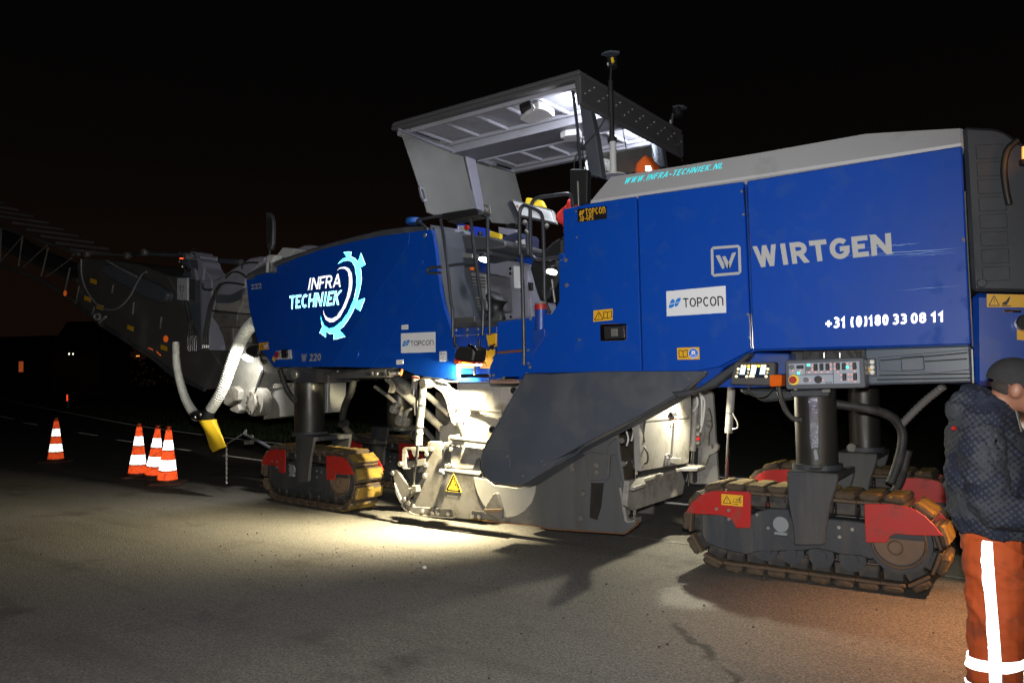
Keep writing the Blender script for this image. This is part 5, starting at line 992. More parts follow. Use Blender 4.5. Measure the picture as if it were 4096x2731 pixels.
poly('flap_rail', 'A4 75,330 160,302 440,290 450,312 110,362 80,352', YP(.74), .06, LGREY, MM, .006); poly('chute_side', 'A4 20,85 80,100 250,150 290,270 310,295 170,305 95,240 60,150', YP(.9), .05, LILAC, MM, .008); poly('chute_top', 'A4 0,70 60,65 200,75 240,150 130,130', YP(.85), .05, LGREY, MM, .008)
for x in (210, 300, 400): bolt('A4', x, 325 - (x - 210) * .03, YP(.74), .02, STEEL, MM)
# white corrugated extraction hoses with yellow chute
def hose(name, s, Ys, r0, r1, par, amp=.07):
    ps = catmull([pk(k, x, y, Ys[i]) for i, (k, x, y) in enumerate(pts(s))], 40); L_ = [0]
    for a, b in zip(ps, ps[1:]): L_.append(L_[-1] + (b - a).length)
    n = int(L_[-1] / .0085); out = []; j = 0
    for i in range(n + 1):
        d = L_[-1] * i / n
        while j < len(L_) - 2 and L_[j + 1] < d: j += 1
        out.append(ps[j].lerp(ps[j + 1], (d - L_[j]) / max(1e-6, L_[j + 1] - L_[j])))
    return finish(tube_bm(out, lambda i: (r0 + (r1 - r0) * i / n) * (1 + amp * (1, .4, -1, .4)[i % 4]), 24), name, HOSEW, par, 60)
eh = hose('extraction_hose', 'A2 2130,-230 2060,-160 1985,-20 1930,130 1890,250 1835,380 1760,500', [.36, .34, .32, .30, .29, .28, .27], .082, .066, MM)
hose('extraction_hose', 'A1 1470,1300 A2 1475,100 1500,240 1545,390 1590,480 1650,560', [.40, .36, .34, .32, .30, .28], .046, .06, MM)
hose('short_hose', 'A4 745,225 715,310 672,395', [1.25, 1.25, 1.25], .09, .03, MM)
yj = tube('hose_joint', [pk('A2', 1620, 545, .28), pk('A2', 1690, 550, .27), pk('A2', 1745, 575, .26)], lambda i: (.062, .078, .076)[i], BLACK, MM, 18); tube('joint_leg', [pk('A2', 1760, 495, .27), pk('A2', 1735, 560, .26)], .072, BLACK, yj, 18)
for x, y in ((1637, 562), (1682, 538)): disc('joint_bolt', pk('A2', x, y, .16), (0, -1, 0), .02, .02, STEEL, yj, 12, .004)
bm = bmesh.new(); rings = []
for (x0, y0, x1, y1, dy, flat_) in ((1688, 592, 1782, 580, .085, 1), (1705, 640, 1800, 625, .075, 1), (1722, 700, 1825, 665, .06, 1), (1738, 760, 1858, 725, .04, 1), (1755, 815, 1878, 775, .025, 1), (1778, 852, 1892, 804, .015, 1)):
    a = pk('A2', x0, y0, .26); b = pk('A2', x1, y1, .26); c = (a + b) / 2; u = (b - a) / 2
    rings.append([bm.verts.new(c + u * math.cos(t) + Vector((0, dy * math.sin(t) * (1 + .35 * math.sin(3 * t)), 0))) for t in [2 * PI * i / 24 for i in range(24)]])
for a, b in zip(rings, rings[1:]):
    for k in range(24): bm.faces.new((a[k], a[(k + 1) % 24], b[(k + 1) % 24], b[k]))
yc = finish(bm, 'rubber_chute', YRUB, MM, 60)
tube('chute_band', [pk('A2', 1690, 598, .26), pk('A2', 1784, 586, .26)], .008, MGREY, yc, 8)

# --- operator platform ---------------------------------------------------------------------------
zf = pk('B2', 520, 1165, .12).z
x0 = pk('B2', 340, 1160, .12).x; x1 = pk('B2', 720, 1120, .12).x
fl = box('platform_floor', (x0, .12, zf), (-3.62, 2.25, zf + .05), DGREY_DIRTY, MM)
poly('kick_plate', 'B2 345,1090 515,1078 520,1130 575,1128 735,1068 738,1115 705,1160 345,1165', YP(.15), .03, mat('checker_dark', (.06, .06, .055), .5, var=.3, vscale=9), fl, .004)
poly('platform_edge', 'B2 335,1180 705,1160 705,1215 340,1245', YP(.10), .05, BLUE2, fl, .006)
for x in (365, 460, 550): bolt('B2', x, 1190 if x < 500 else 1187, YP(.10), .016, STEEL, fl); bolt('B2', x, 1238 - (x - 365) * .04, YP(.10), .016, STEEL, fl)
poly('recess_panel', 'B2 350,1230 710,1205 650,1500 640,1560 360,1560', YP(.30), .06, BLUE2, MM, .006)
poly('recess_ledge', 'A5 685,232 950,228 950,268 690,268', YP(.24), .2, BLUE2, MM, .008)
yb = poly('yellow_bracket', 'B2 613,1232 700,1215 700,1290 690,1330 630,1330', YP(.18), .05, YEL, MM, .006)
for q in ('572,1362 692,1352 688,1395 660,1436 568,1428', '568,1440 690,1432 660,1490 645,1512 566,1508'):
    s_ = sheet('warning_sticker', 'B2 ' + q, YP(.24), YEL, MM); x, y = [float(c) for c in q.split()[0].split(',')]
    patch('sticker_print', 'B2 %f,%f %f,%f %f,%f %f,%f' % (x, y, x + 60, y - 3, x + 60, y + 62, x, y + 64), YP(.24), warn(.5, .5, .8, 1), INK, s_)
s_ = sheet('label_sheet', 'A5 700,90 822,88 826,148 700,150', YP(.285), YEL, MM)
ptube('lamp_cable', 'B2 560,1270 560,1330 580,1380 540,1460 520,1500 520,1568', YP(.1), .02, BLACK, MM, 8, 5); ptube('lamp_cable', 'B2 690,1310 650,1330 630,1360', YP(.12), .012, BLACK, MM, 8, 4); disc('cable_gland', pk('B2', 665, 1335, .12), (0, -1, 0), .025, .03, CHROME, MM, 10, .004)
# blue step box, cylinder with red band
poly('step_box', 'B2 1000,1190 1105,1180 1105,1240 1050,1330 1000,1410', YP(-.02), .05, BLUE2, MM, .006); ptube('step_slot', 'B2 715,1380 920,1362', YP(-.008), .018, mat('rust_slot', (.15, .05, .02), .7), MM, 6)
for k, x, y in pts('B2 990,1100 968,1360 972,1468 985,1500 A5 965,210 995,210 1080,228'): bolt(k, x, y, YP(-.002), .015, STEEL, MM)
rl = ptube('filler_neck', 'B2 1075,1190 1075,1020', YP(.03), .08, BLUE2, MM, 20); ptube('red_band', 'B2 1074,1022 1073,975', YP(.03), .085, RED, rl, 20); ptube('filler_cap', 'B2 1073,974 1072,962', YP(.03), .075, LGREY, rl, 20)
poly('grip_tape', 'A5 960,252 1200,248 1202,278 960,280', YP(.06), .08, mat('copper_plate', (.22, .13, .10), .5), MM, .006); poly('step_tread', 'A5 1060,222 1215,218 1200,245 1060,245', YP(.0), .04, BLACK, MM, .004)
# consoles and seat
poly('cabinet', 'B2 640,575 700,585 960,650 975,760 1000,1085 830,1110 740,1112 655,1100', YP(1.15), .5, LILAC, MM, .01)
poly('cabinet_door', 'B2 815,625 955,655 960,760 975,1075 840,1095', YP(1.14), .02, LILAC, MM, .004); poly('notice_sheet', 'B2 845,655 905,662 905,842 850,838', YP(1.13), .004, mat('paper_white', (.7, .7, .72), .6, var=.02), MM, 0)
poly('door_latch', 'B2 962,790 998,795 1000,860 968,862', YP(1.12), .03, BLACK, MM, .004)
for y in (680, 720, 1080): disc('hinge_pin', pk('B2', 825 if y < 900 else 828, y, 1.12), (0, -1, 0), .018, .02, CHROME, MM, 10, .003)
st = poly('seat_console', 'B2 378,690 440,685 520,700 612,720 628,1028 502,1032 470,1075 390,1082 385,880', YP(.62), .45, mat('console_grey', (.10, .10, .11), .5, var=.12, dirt=(.08, .08, .08), dirt_amt=.2), MM, .014)
poly('console_face', 'B2 438,705 610,722 622,1012 505,1018 470,860', YP(.60), .03, mat('console_face', (.15, .15, .155), .5, var=.1), st, .01)
for i in range(4): poly('louvre', 'B2 %d,%d %d,%d %d,%d %d,%d' % (464 + i * 3, 738 + i * 26, 612, 752 + i * 26, 612, 760 + i * 26, 466 + i * 3, 748 + i * 26), YP(.59), .012, BLACK, st, .002)
for i in range(4): poly('louvre', 'B2 %d,%d %d,%d %d,%d %d,%d' % (496 + i * 3, 930 + i * 22, 618, 940 + i * 22, 618, 947 + i * 22, 497 + i * 3, 940 + i * 22), YP(.59), .012, BLACK, st, .002)
poly('louvre_frame', 'B2 500,810 545,820 560,910 530,915 510,880', YP(.588), .012, DGREY, st, .003)
poly('side_trim', 'B2 395,820 420,850 460,1040 440,1045', YP(.59), .02, LGREY, st, .004); disc('orange_cap', pk('B2', 498, 692, .6), (0, 0, 1), .03, .03, mat('orange_plastic', (.7, .14, .02), .4), st, 12, .004)
jp = tube('joystick_pod', catmull([pk('B2', 700, 1105, .55), pk('B2', 695, 1000, .55), pk('B2', 705, 930, .55), pk('B2', 720, 890, .55)], 5), lambda i: (.10, .10, .09, .085, .08, .08, .085, .09, .10, .11, .12, .12, .11, .10, .07, .05)[i], BLACK, MM, 16)
poly('desk', 'B2 268,405 330,400 480,395 640,410 780,455 775,500 640,515 480,520 280,485', YP(.55), .7, mat('desk_grey', (.055, .056, .06), .55, var=.2), MM, .015)
poly('desk_apron', 'B2 270,480 480,518 650,512 660,560 470,600 300,560 275,520', YP(.7), .5, DGREY, MM, .01)
ptube('desk_roll', 'B2 275,415 370,418', YP(.5), .035, CREAM, MM, 14)
for q in ('325,540 365,545 370,565 330,570', '405,548 500,552 500,590 410,585', '365,575 420,570 420,590 370,592', '520,560 600,568 600,590 530,592'): poly('chrome_bracket', 'B2 ' + q, YP(.5), .05, STEEL, MM, .004)
pnl2 = poly('switch_panel', 'B2 365,292 475,318 620,345 645,362 640,412 365,395', YP(1.2), .05, mat('bright_blue_panel', (.02, .06, .55), .4), MM, .006); poly('notice_sheet', 'B2 378,312 462,330 452,392 380,380', YP(1.19), .004, mat('paper_white', (.7, .7, .72)), pnl2, 0)
disc('red_knob', pk('B2', 462, 338, 1.18), (0, -1, 0), .035, .03, RED, pnl2, 14, .005); disc('green_knob', pk('B2', 458, 380, 1.18), (0, -1, 0), .03, .03, mat('green_knob', (.02, .4, .06), .4), pnl2, 14, .005)
patch('notice_print', 'B2 382,318 440,330 436,378 384,370', YP(1.188), [line((.1, y), (.9, y), .04) for y in (.15, .35, .55, .75, .9)], INK, pnl2, .002)
poly('yellow_panel', 'B2 645,362 735,388 730,432 645,412', YP(1.2), .05, YELSIGN, MM, .005)
poly('far_panel', 'B2 715,330 870,350 860,410 720,385', YP(1.5), .05, LILAC, MM, .006)
poly('far_console', 'B2 700,430 870,370 895,400 890,560 780,545 690,560', YP(1.35), .4, mat('console_navy', (.03, .035, .08), .5), MM, .01)
s_ = poly('warning_sticker', 'B2 792,470 858,455 860,535 795,535', YP(1.33), .004, YEL, MM, 0); patch('sticker_print', 'B2 792,470 858,455 860,535 795,535', YP(1.325), warn(.28, .4, .6, 1) + [discsh(.72, .45, .2)], INK, s_, .003)
poly('notice_sheet', 'B2 862,450 940,432 945,510 865,535', YP(1.33), .004, mat('paper_white', (.7, .7, .72)), MM, 0)
for x in (565, 415): tube('gear_lever', [pk('B2', x, 398, .6), pk('B2', x, 372, .6)], .025, BLACK, MM, 10)
seat = poly('driver_seat', 'B2 968,645 1000,600 1090,520 1180,435 1262,405 1262,560 1218,620 1218,760 1160,870 1110,950 1060,962 1020,850', YP(.62), .5, mat('seat_black', (.006, .006, .007), .6), MM, .04)
# screen on its mount
scp = P3(('B2', 825, 100, .95), ('B2', 1170, 190, .75), ('B2', 880, 235, .85))
dsp = poly('control_display', 'B2 822,95 1168,188 1196,302 885,236', scp, .05, mat('display_frame_grey', (.12, .12, .12), .5), MM, .01)
poly('display_face', 'B2 838,112 1155,198 1180,288 892,226', scp.off(-.006), .008, mat('display_paper', (.60, .62, .64), .5, var=.1, vscale=9), dsp, .002); poly('frame_side', 'B2 790,130 820,96 886,238 862,285', scp.off(.02), .05, DGREY, dsp, .006)
patch('display_print', 'B2 860,135 910,150 920,190 875,180', scp.off(-.006), [discsh(.2, .6, .2), discsh(.55, .4, .15)], RED, dsp, .005); patch('display_print', 'B2 960,150 1140,200 1160,270 980,235', scp.off(-.006), [line((.0, y), (.95, y), .02) for y in (.2, .4, .6, .8)] + [line((.5, 0), (.5, 1), .01)], mat('grey_ink', (.2, .2, .2)), dsp, .005)
yh = poly('yellow_cover', 'B2 935,150 945,85 990,88 1080,110 1110,170', YP(1.05), .05, YELSIGN, MM, .01)
for x, y in ((945, 280), (1128, 310)): disc('display_lamp', pk('B2', x, y, .7), (-.3, -.6, -1), .026, .04, MGREY, MM, 12, .005)
ptube('display_stem', 'B2 960,290 965,420 970,560', YP(.85), .03, DGREY, MM, 10); ptube('stem_knob', 'B2 945,360 985,400', YP(.82), .025, STEEL, MM, 10)
ptube('steering_rim', 'B2 785,322 830,305 870,318 850,332 800,330 785,322', YP(.9), .018, BLACK, MM, 8, 4)
# cab lamps that are lit
LEDW = emis('cab_lamp_lens', (1, 1, 1), 9.0)
for (x, y, Y) in ((598, 618, .45), (1167, 722, .30)):
    p = pk('B2', x, y, Y); lb = disc('cab_lamp', p + Vector((0, 0, .03)), (0, 0, 1), .05, .045, BLACK, MM, 16, .008); disc('lamp_lens', p + Vector((0, 0, .028)), (-.1, -.35, -1), .05, .02, LEDW, lb, 16)
ptube('lamp_bracket', 'B2 1175,690 1172,670', YP(.30), .02, STEEL, MM, 8); ptube('lamp_bracket', 'B2 1165,770 1175,850 1190,960', YP(.28), .018, STEEL, MM, 8); ptube('bracket_pin', 'B2 1155,850 1180,846', YP(.27), .012, STEEL, MM, 8)
# handrails
RAILS = [('B2 235,262 270,480 290,640 320,940 335,1030 337,1250', .02, .023), ('B2 483,232 520,560 570,900 590,1000 586,1235', .02, .023), ('B2 626,228 630,560 645,1000 645,1232', .06, .023),
         ('B2 640,232 560,205 400,222 230,238 90,262 48,270 42,288 70,300 105,330 122,360 112,405', .05, .021), ('B2 240,664 145,672 126,688 132,706 165,715 236,712', .0, .022), ('B2 300,655 400,640 522,635', .08, .02),
         ('B2 988,560 984,210 995,140 1035,92 1150,72 1285,56 1320,68 1335,95 1345,170', .12, .026), ('B2 984,500 995,560 1020,592 1060,604 1150,594 1262,578', .08, .024),
         ('B2 897,560 894,260 905,180 932,150 985,165 1045,192 1078,225 1090,300 1100,620 1104,880 1112,960 1148,1048', .05, .025), ('B2 912,560 920,800 930,1200 933,1486', -.06, .025)]
for i, (s, Y, r) in enumerate(RAILS):
    q = [pk(k, x, y, Y) for k, x, y in pts(s)]; tube('handrail', catmull(q, 5) if i not in (2,) else q, r * .68, TUBE, MM, 12)
poly('arm_rest', 'B2 240,216 515,172 555,185 560,235 290,292 285,262 240,262', YP(-.03), .16, BLACK, MM, .012)
bx_ = poly('rail_emblem_plate', 'B2 590,138 640,150 650,220 605,212', YP(.02), .02, MGREY, MM, .004); patch('plate_emblem', 'B2 598,150 636,158 644,210 608,204', YP(.02), [[(.1, .8), (.25, .8), (.4, .2), (.3, .2)], [(.4, .7), (.55, .7), (.65, .2), (.55, .2)], [(.65, .2), (.75, .2), (.95, .85), (.82, .8)]], WHITE, bx_)
poly('rail_mount', 'B2 1220,552 1268,545 1268,608 1222,612', YP(-.01), .06, BLUE2, MM, .006); bolt('B2', 1285, 607, YP(0), .02, STEEL, MM); bolt('B2', 1292, 815, YP(0), .02, STEEL, MM); bolt('B2', 108, 400, YP(.02), .022, STEEL, MM)
poly('front_bulkhead', 'B2 140,310 360,345 360,392 250,400 215,440 205,520', YP(.9), .9, LILAC, MM, .01); poly('bulkhead_side', 'B2 165,330 180,330 215,480 240,700 330,1180 305,1120 240,760', YP(.12), .6, DGREY, MM, .006); poly('dark_side', 'B2 215,440 270,420 330,700 360,1080 340,1100 250,760', YP(.3), .5, DGREY, MM, .01)

# --- canopy --------------------------------------------------------------------------------------
CX0, CX1, CY0, CY1, CZ = -5.80, -3.48, .10, 2.30, 4.10
CAN = mat('canopy_underside', (.26, .26, .30), .55, var=.1, vscale=3, dirt=(.18, .18, .19), dirt_amt=.3); CANF = mat('canopy_fascia', (.06, .06, .065), .5, var=.15)
q = [Vector((CX0, CY0, CZ + .02)), Vector((CX0 + .02, CY0, CZ + .10)), Vector((CX1, CY0, CZ + .10)), Vector((CX1 + .02, CY0, CZ - .02)), Vector((CX1 - .05, CY0, CZ + .02))]
cn = finish(prism_bm([Vector((CX0, CY0, CZ + .06)), Vector((CX1, CY0, CZ + .06)), Vector((CX1, CY0, CZ + .10)), Vector((CX0 + .04, CY0, CZ + .10))], Vector((0, CY1 - CY0, 0)), .012), 'canopy', CANF, MM)
def cb(name, x0, x1, y0, y1, z0, z1, m=CAN, bev=.008): return box(name, (x0, y0, z0), (x1, y1, z1), m, cn, bev)
cb('edge_beam', CX0 + .003, CX1 - .003, CY0 + .003, CY0 + .09, CZ + .02, CZ + .057, CANF); cb('edge_beam', CX0 + .003, CX1 - .003, CY1 - .09, CY1 - .003, CZ - .01, CZ + .057); cb('front_beam', CX0 + .003, CX0 + .10, CY0 + .093, CY1 - .093, CZ - .02, CZ + .057)
cb('ceiling_panel', CX0 + .1, CX1 - .08, CY0 + .092, CY1 - .092, CZ + .05, CZ + .059)
cb('center_beam', CX0 + .11, CX1 - .1, .98, 1.42, CZ - .04, CZ + .048, mat('canopy_beam', (.14, .14, .17), .5, var=.1))
for y in (.97, 1.43): cb('beam_lip', CX0 + .11, CX1 - .1, y - .012, y + .008, CZ - .055, CZ + .046)
cb('tray_frame', CX0 + .15, CX1 - .12, .24, .29, CZ + .005, CZ + .047); cb('tray_frame', CX0 + .15, CX1 - .12, .86, .91, CZ + .005, CZ + .047); cb('tray_frame', CX0 + .15, CX1 - .12, 1.50, 1.55, CZ + .005, CZ + .047); cb('tray_frame', CX0 + .15, CX1 - .12, 2.10, 2.15, CZ + .005, CZ + .047)
for i in range(6):
    x = CX0 + .17 + i * .385
    for a, b in ((.292, .858), (1.552, 2.098)): cb('tray_rib', x, x + .045, a, b, CZ + .012, CZ + .047)
rbm = finish(prism_bm([Vector((CX1 - .06, CY0, CZ + .05)), Vector((CX1 + .01, CY0, CZ + .05)), Vector((CX1 + .01, CY0, CZ - .20)), Vector((CX1 - .03, CY0, CZ - .22))], Vector((0, CY1 - CY0, 0)), .01), 'rear_beam', CANF, cn)
rb2 = random.Random(5)
for i in range(26): disc('beam_bolt', (CX1 + .01, CY0 + .08 + i * .082, CZ - .05 + .05 * ((i % 3) - 1)), (1, 0, 0), .010, .008, STEEL, rbm, 8)
# canopy legs
ptube_ = lambda s, X: [pk(k, x, y, XP(X)) for k, x, y in pts(s)]
poly('canopy_post', 'B1 1470,330 1545,380 1600,640 1640,925 1545,900 1510,640', YP(.32), .10, DGREY, MM, .01)
ptube('post_pipe', 'B1 1432,300 1465,560 1490,860 1500,1100', YP(.30), .022, TUBE, MM, 8)
poly('canopy_post', 'B1 1990,560 2060,600 2095,840 2010,860', YP(2.05), .1, DGREY, MM, .01)
poly('rear_window', 'B1 1605,745 1900,705 2005,690 2030,800 2010,860 1640,930', XP(CX1 + .02), .012, GLASS, MM, .003)
poly('black_mirror', 'B1 1408,868 1418,860 1525,862 1535,880 1532,1100 1520,1112 1440,1118 1412,1090', YP(.15), .08, BLACK, MM, .015); ptube('mirror_rod', 'B1 1468,950 1474,1130', YP(.1), .014, STEEL, MM, 8)
ptube('mirror_cable', 'B1 1440,865 1450,780 1520,690 1600,600 1665,500', YP(.3), .010, BLACK, MM, 6, 5); ptube('mirror_cable', 'B1 1500,640 1505,760 1530,880', YP(.28), .008, BLACK, MM, 6, 4); ptube('mirror_cable', 'B1 1790,560 1815,700 1840,890', YP(1.0), .008, BLACK, MM, 6, 4)
# windscreens hung from the front beam
WX = -5.70
w1 = finish(prism_bm([pk('B1', x, y, XP(WX)) for x, y in ((180, 565), (655, 765), (745, 1155), (430, 1195), (378, 1175), (355, 1090), (325, 1000))], Vector((-.012, 0, 0)), .003), 'windscreen', GLASS, MM)
w2 = finish(prism_bm([pk('B1', x, y, XP(WX)) for x, y in ((722, 785), (1012, 880), (1075, 1130), (1030, 1265), (850, 1250), (782, 1160))], Vector((-.012, 0, 0)), .003), 'windscreen', GLASS, MM)
def xp(name, s, X, d, m, par, bev=.005): return finish(prism_bm([pk(k, x, y, XP(X)) for k, x, y in pts(s)], Vector((-d, 0, 0)), bev), name, m, par)
xp('windscreen_post', 'B1 655,750 725,775 790,1120 800,1175 745,1165', WX + .03, .05, LILAC, MM); xp('windscreen_header', 'B1 180,565 480,680 655,745 870,820 1012,875 1014,888 870,840 655,768 480,705 190,585', WX + .03, .04, LILAC, MM)
xp('gasket', 'B1 645,765 660,770 752,1155 735,1150', WX + .012, .02, BLACK, w1, .002); xp('gasket', 'B1 720,800 830,838 830,845 722,810', WX + .012, .02, BLACK, w2, 0)
xp('window_latch', 'B1 325,988 352,1000 380,1095 360,1100 340,1060', WX + .03, .03, LILAC, w1, .004); xp('latch_inset', 'B1 335,1005 350,1010 368,1075 355,1080', WX + .034, .01, BLACK, w1, 0)
for a, b in (('275,588', '462,655'), ('870,828', '980,856')): tube('gas_strut', [pk('B1', *map(float, t.split(',')), XP(WX + .07)) for t in (a, b)], .022, CHROME, MM, 10)
for x, y in ((505, 660), (672, 722), (828, 778), (465, 655)): xp('window_hinge', 'B1 %d,%d %d,%d %d,%d %d,%d' % (x - 18, y - 18, x + 18, y - 8, x + 18, y + 20, x - 18, y + 10), WX + .08, .05, STEEL, MM, .004)
# canopy lamps
LAMPG = mat('frosted_lamp', (.6, .6, .62), .3, var=.1)
for s in ('B1 1050,510 1090,470 1180,420 1250,440 1300,480 1280,500 1150,530 1110,540', 'B1 1340,640 1380,620 1480,610 1500,640 1470,665 1390,668'):
    lm = finish(prism_bm([pk(k, x, y, ZP(CZ - .10)) for k, x, y in pts(s)], Vector((0, 0, .07)), .01), 'canopy_lamp', LAMPG, MM)
poly('lamp_bracket', 'B1 1045,430 1120,400 1140,440 1060,470', ZP(CZ - .07), .05, BLACK, MM, .005); ptube('lamp_hook', 'B1 1140,395 1150,420 1130,455', ZP(CZ - .1), .014, LAMPG, MM, 8, 4)
CABL = emis('canopy_lens', (.95, .97, 1.0), 12.0)
for y in (.62, 1.88):
    hb_ = box('ceiling_light', (CX1 - .16, y - .12, CZ - .11), (CX1 - .07, y + .12, CZ - .05), BLACK, cn); box('light_lens', (CX1 - .166, y - .11, CZ - .10), (CX1 - .161, y + .11, CZ - .06), CABL, hb_, 0)
    spot('canopy_light', (CX1 - .20, y, CZ - .09), (CX0 + .4, y, CZ - .32), 45, (.88, .92, 1.0), 172, .25, .05)
spot('canopy_light', (CX1 - .5, .55, CZ - .12), (-4.9, .9, 2.2), 55, (.88, .92, 1.0), 150, .5, .06)
# satellite mast and far antenna
ms = ptube('antenna_mast', 'B1 1725,912 1720,660', YP(.55), .046, mat('mast_white', (.5, .5, .5), .45, var=.1), MM, 16); ptube('mast_collar', 'B1 1719,668 1717,640', YP(.55), .066, BLACK, ms, 16); ptube('mast_tube', 'B1 1716,642 1703,225', YP(.55), .036, BLACK, ms, 16); ptube('mast_rod', 'B1 1703,225 1712,90', YP(.55), .018, BLACK, ms, 8)
disc('mast_foot', pk('B1', 1726, 916, .55), (0, 0, 1), .12, .012, CREAM, ms, 20)
text('mast_lettering', 'TOPCON', 'B1 1694,290 1694,465 1714,465 1712,290', YP(.50), mat('dim_print', (.05, .05, .05), .4), ms, .16)
an = poly('antenna_head', 'B1 1635,40 1660,26 1700,16 1770,22 1768,36 1715,62 1690,60', ZP(pk('B1', 1705, 45, .55).z), .02, DGREY, MM, .004); ptube('antenna_body', 'B1 1712,62 1718,130', YP(.55), .07, BLACK, an, 14); ptube('yellow_band', 'B1 1716,60 1722,92', YP(.48), .022, YELSIGN, an, 8); ptube('white_clip', 'B1 1684,95 1686,115', YP(.5), .012, CREAM, an, 6)
a2 = ptube('far_antenna', 'B1 2142,560 2150,490 2165,440', YP(2.1), .035, BLACK, MM, 10); poly('antenna_head', 'B1 2150,405 2180,396 2235,398 2230,412 2185,425 2155,420', YP(2.1), .1, DGREY, a2, .006); ptube('antenna_body', 'B1 2180,425 2200,480', YP(2.1), .07, BLACK, a2, 12); ptube('white_clip', 'B1 2138,510 2140,535', YP(2.05), .015, CREAM, a2, 6)
ptube('antenna_cable', 'B1 2150,580 2190,690 2225,810', YP(2.0), .008, BLACK, a2, 6, 5)

# --- work lamps ------------------------------------------------------------------------------------
LENS = emis('work_lamp_lens', (1, .93, .72), 22.0)
wl1 = poly('work_lamp', 'B2 378,1328 500,1330 515,1345 512,1400 500,1455 420,1448 345,1432 345,1400 362,1350', YP(-.06), .2, mat('lamp_black', (.014, .013, .013), .5, var=.2), MM, .02)
poly('red_rim', 'B2 345,1432 420,1448 500,1458 500,1466 420,1458 345,1444', YP(-.065), .21, mat('red_rim', (.5, .02, .01), .4), wl1, .002); poly('amber_corner', 'B2 342,1444 384,1452 384,1482 345,1478', YP(-.06), .06, MATS['amber_lens'], wl1, .006)
q = [pk('B2', 400, 1456, .0), pk('B2', 495, 1466, .0)]; lp = (q[0] + q[1]) / 2
lz = lp.z - .02; box('lamp_lens', (lp.x - .10, -.02, lz - .012), (lp.x + .10, .12, lz), LENS, wl1, .004)
ptube('lamp_stem', 'B2 355,1240 352,1300 375,1340', YP(.04), .022, BLACK, wl1, 8, 4); ptube('lamp_knob', 'B2 470,1320 525,1345 530,1365', YP(-.06), .03, CHROME, wl1, 10)
spot('work_light', (lp.x, .045, lz - .03), (-6.9, -.04, 0), 3000, (1, .87, .54), 168, 1.0, .035).scale = (.36, 1, 1)
wl2 = poly('work_lamp', 'A3 172,1345 195,1312 250,1298 290,1305 302,1345 295,1395 240,1410 195,1400', YP(.12), .18, MATS['lamp_black'], MM, .02); ptube('lamp_stem', 'A3 300,1380 325,1420 345,1460', YP(.2), .025, BLACK, wl2, 8, 4); ptube('lamp_hook', 'A3 320,1440 360,1435 370,1455 340,1465', YP(.18), .014, BLACK, wl2, 8, 4)
l2 = pk('A3', 205, 1412, .2); disc('lamp_lens', l2, (-.6, 0, -.8), .07, .012, LENS, wl2, 16)
spot('work_light', l2 + Vector((-.02, 0, -.03)), pk('A2', 1780, 420, .25), 95, (1, .97, .88), 140, .7, .04)
# lamp inside the scraper chamber
l3 = Vector((-2.86, 1.0, 1.36)); wl3 = box('work_lamp', l3 + Vector((-.1, -.09, .02)), l3 + Vector((.1, .09, .12)), BLACK, MM, .01); box('lamp_lens', l3 + Vector((-.08, -.07, 0)), l3 + Vector((.08, .07, .015)), LENS, wl3, .002)
spot('work_light', l3 + Vector((0, 0, -.02)), (-2.6, .3, 0), 165, (1, .93, .68), 165, .8, .04)
# rear of the machine, out to the right: bumper, lamp, beacon
rb = box('rear_bumper', (-.36, .22, .98), (.22, 2.1, 1.36), mat('bumper_white', (.55, .53, .50), .5, var=.1), MM, .02)
l5 = Vector((.42, -.12, 1.95)); wl5 = box('work_lamp', l5 + Vector((-.08, -.08, 0)), l5 + Vector((.1, .1, .16)), BLACK, MM, .02); tube('lamp_stem', [l5 + Vector((.02, .05, .1)), l5 + Vector((.0, .3, .12)), l5 + Vector((-.65, .6, .05))], .025, BLACK, wl5, 8)
disc('lamp_lens', l5 + Vector((-.02, -.01, -.004)), (-.6, -.2, -1), .07, .012, emis('halogen_lens', (1, .55, .25), 14), wl5, 16)
spot('work_light', l5 + Vector((-.05, -.02, -.06)), (-.36, -.5, 0.0), 680, (1, .46, .20), 78, 1.0, .035)
bc = tube('beacon', [pk('F', 2361, 366, -.06), pk('F', 2361, 337, -.06)], .032, emis('beacon_dome', (1, .35, .10), 1.2), MM, 16); tube('beacon_foot', [pk('F', 2361, 378, -.06), pk('F', 2361, 367, -.06)], .045, BLACK, bc, 16)
bl = bpy.data.lights.new('beacon_light', 'POINT'); bl.energy = .8; bl.color = (1, .34, .10); bl.shadow_soft_size = .03; bo = bpy.data.objects.new('beacon_light', bl); C.objects.link(bo); bo.location = pk('F', 2358, 350, -.13)
ptube('exhaust_pipe', 'F 2338,322 2314,345 2306,385 2310,430 2318,470', gp.off(-.06), .030, WETSTEEL, MM, 14, 6)

# ================================================================== CLOTHES HANGING IN THE CAB
def cloth(name, s, Y, th, m, label, seed):
    q = [pk(k, x, y, Y) for k, x, y in pts(s)]; bm = prism_bm(q, Vector((0, th, 0)), .02)
    bmesh.ops.triangulate(bm, faces=bm.faces[:]); bmesh.ops.subdivide_edges(bm, edges=bm.edges[:], cuts=3, use_grid_fill=True)
    for v in bm.verts: v.co += mnoise.noise_vector(v.co * 7 + Vector((seed, 0, 0))) * .03
    return tag(finish(bm, name, m, None, 60), label, 'jacket')
ORANGE = mat('orange_hivis', (.80, .13, .015), .75, var=.15, vscale=8)
jk = cloth('orange_jacket', 'B1 1872,885 1870,840 1890,800 1930,752 1960,770 1990,800 2008,840 2014,885', 1.1, .22, ORANGE, 'orange high visibility jacket hung behind the seat under the canopy', 3)
poly('reflective_patch', 'B1 1953,838 1990,835 2000,872 1955,876', YP(1.0), .02, RETROW, jk, .004)
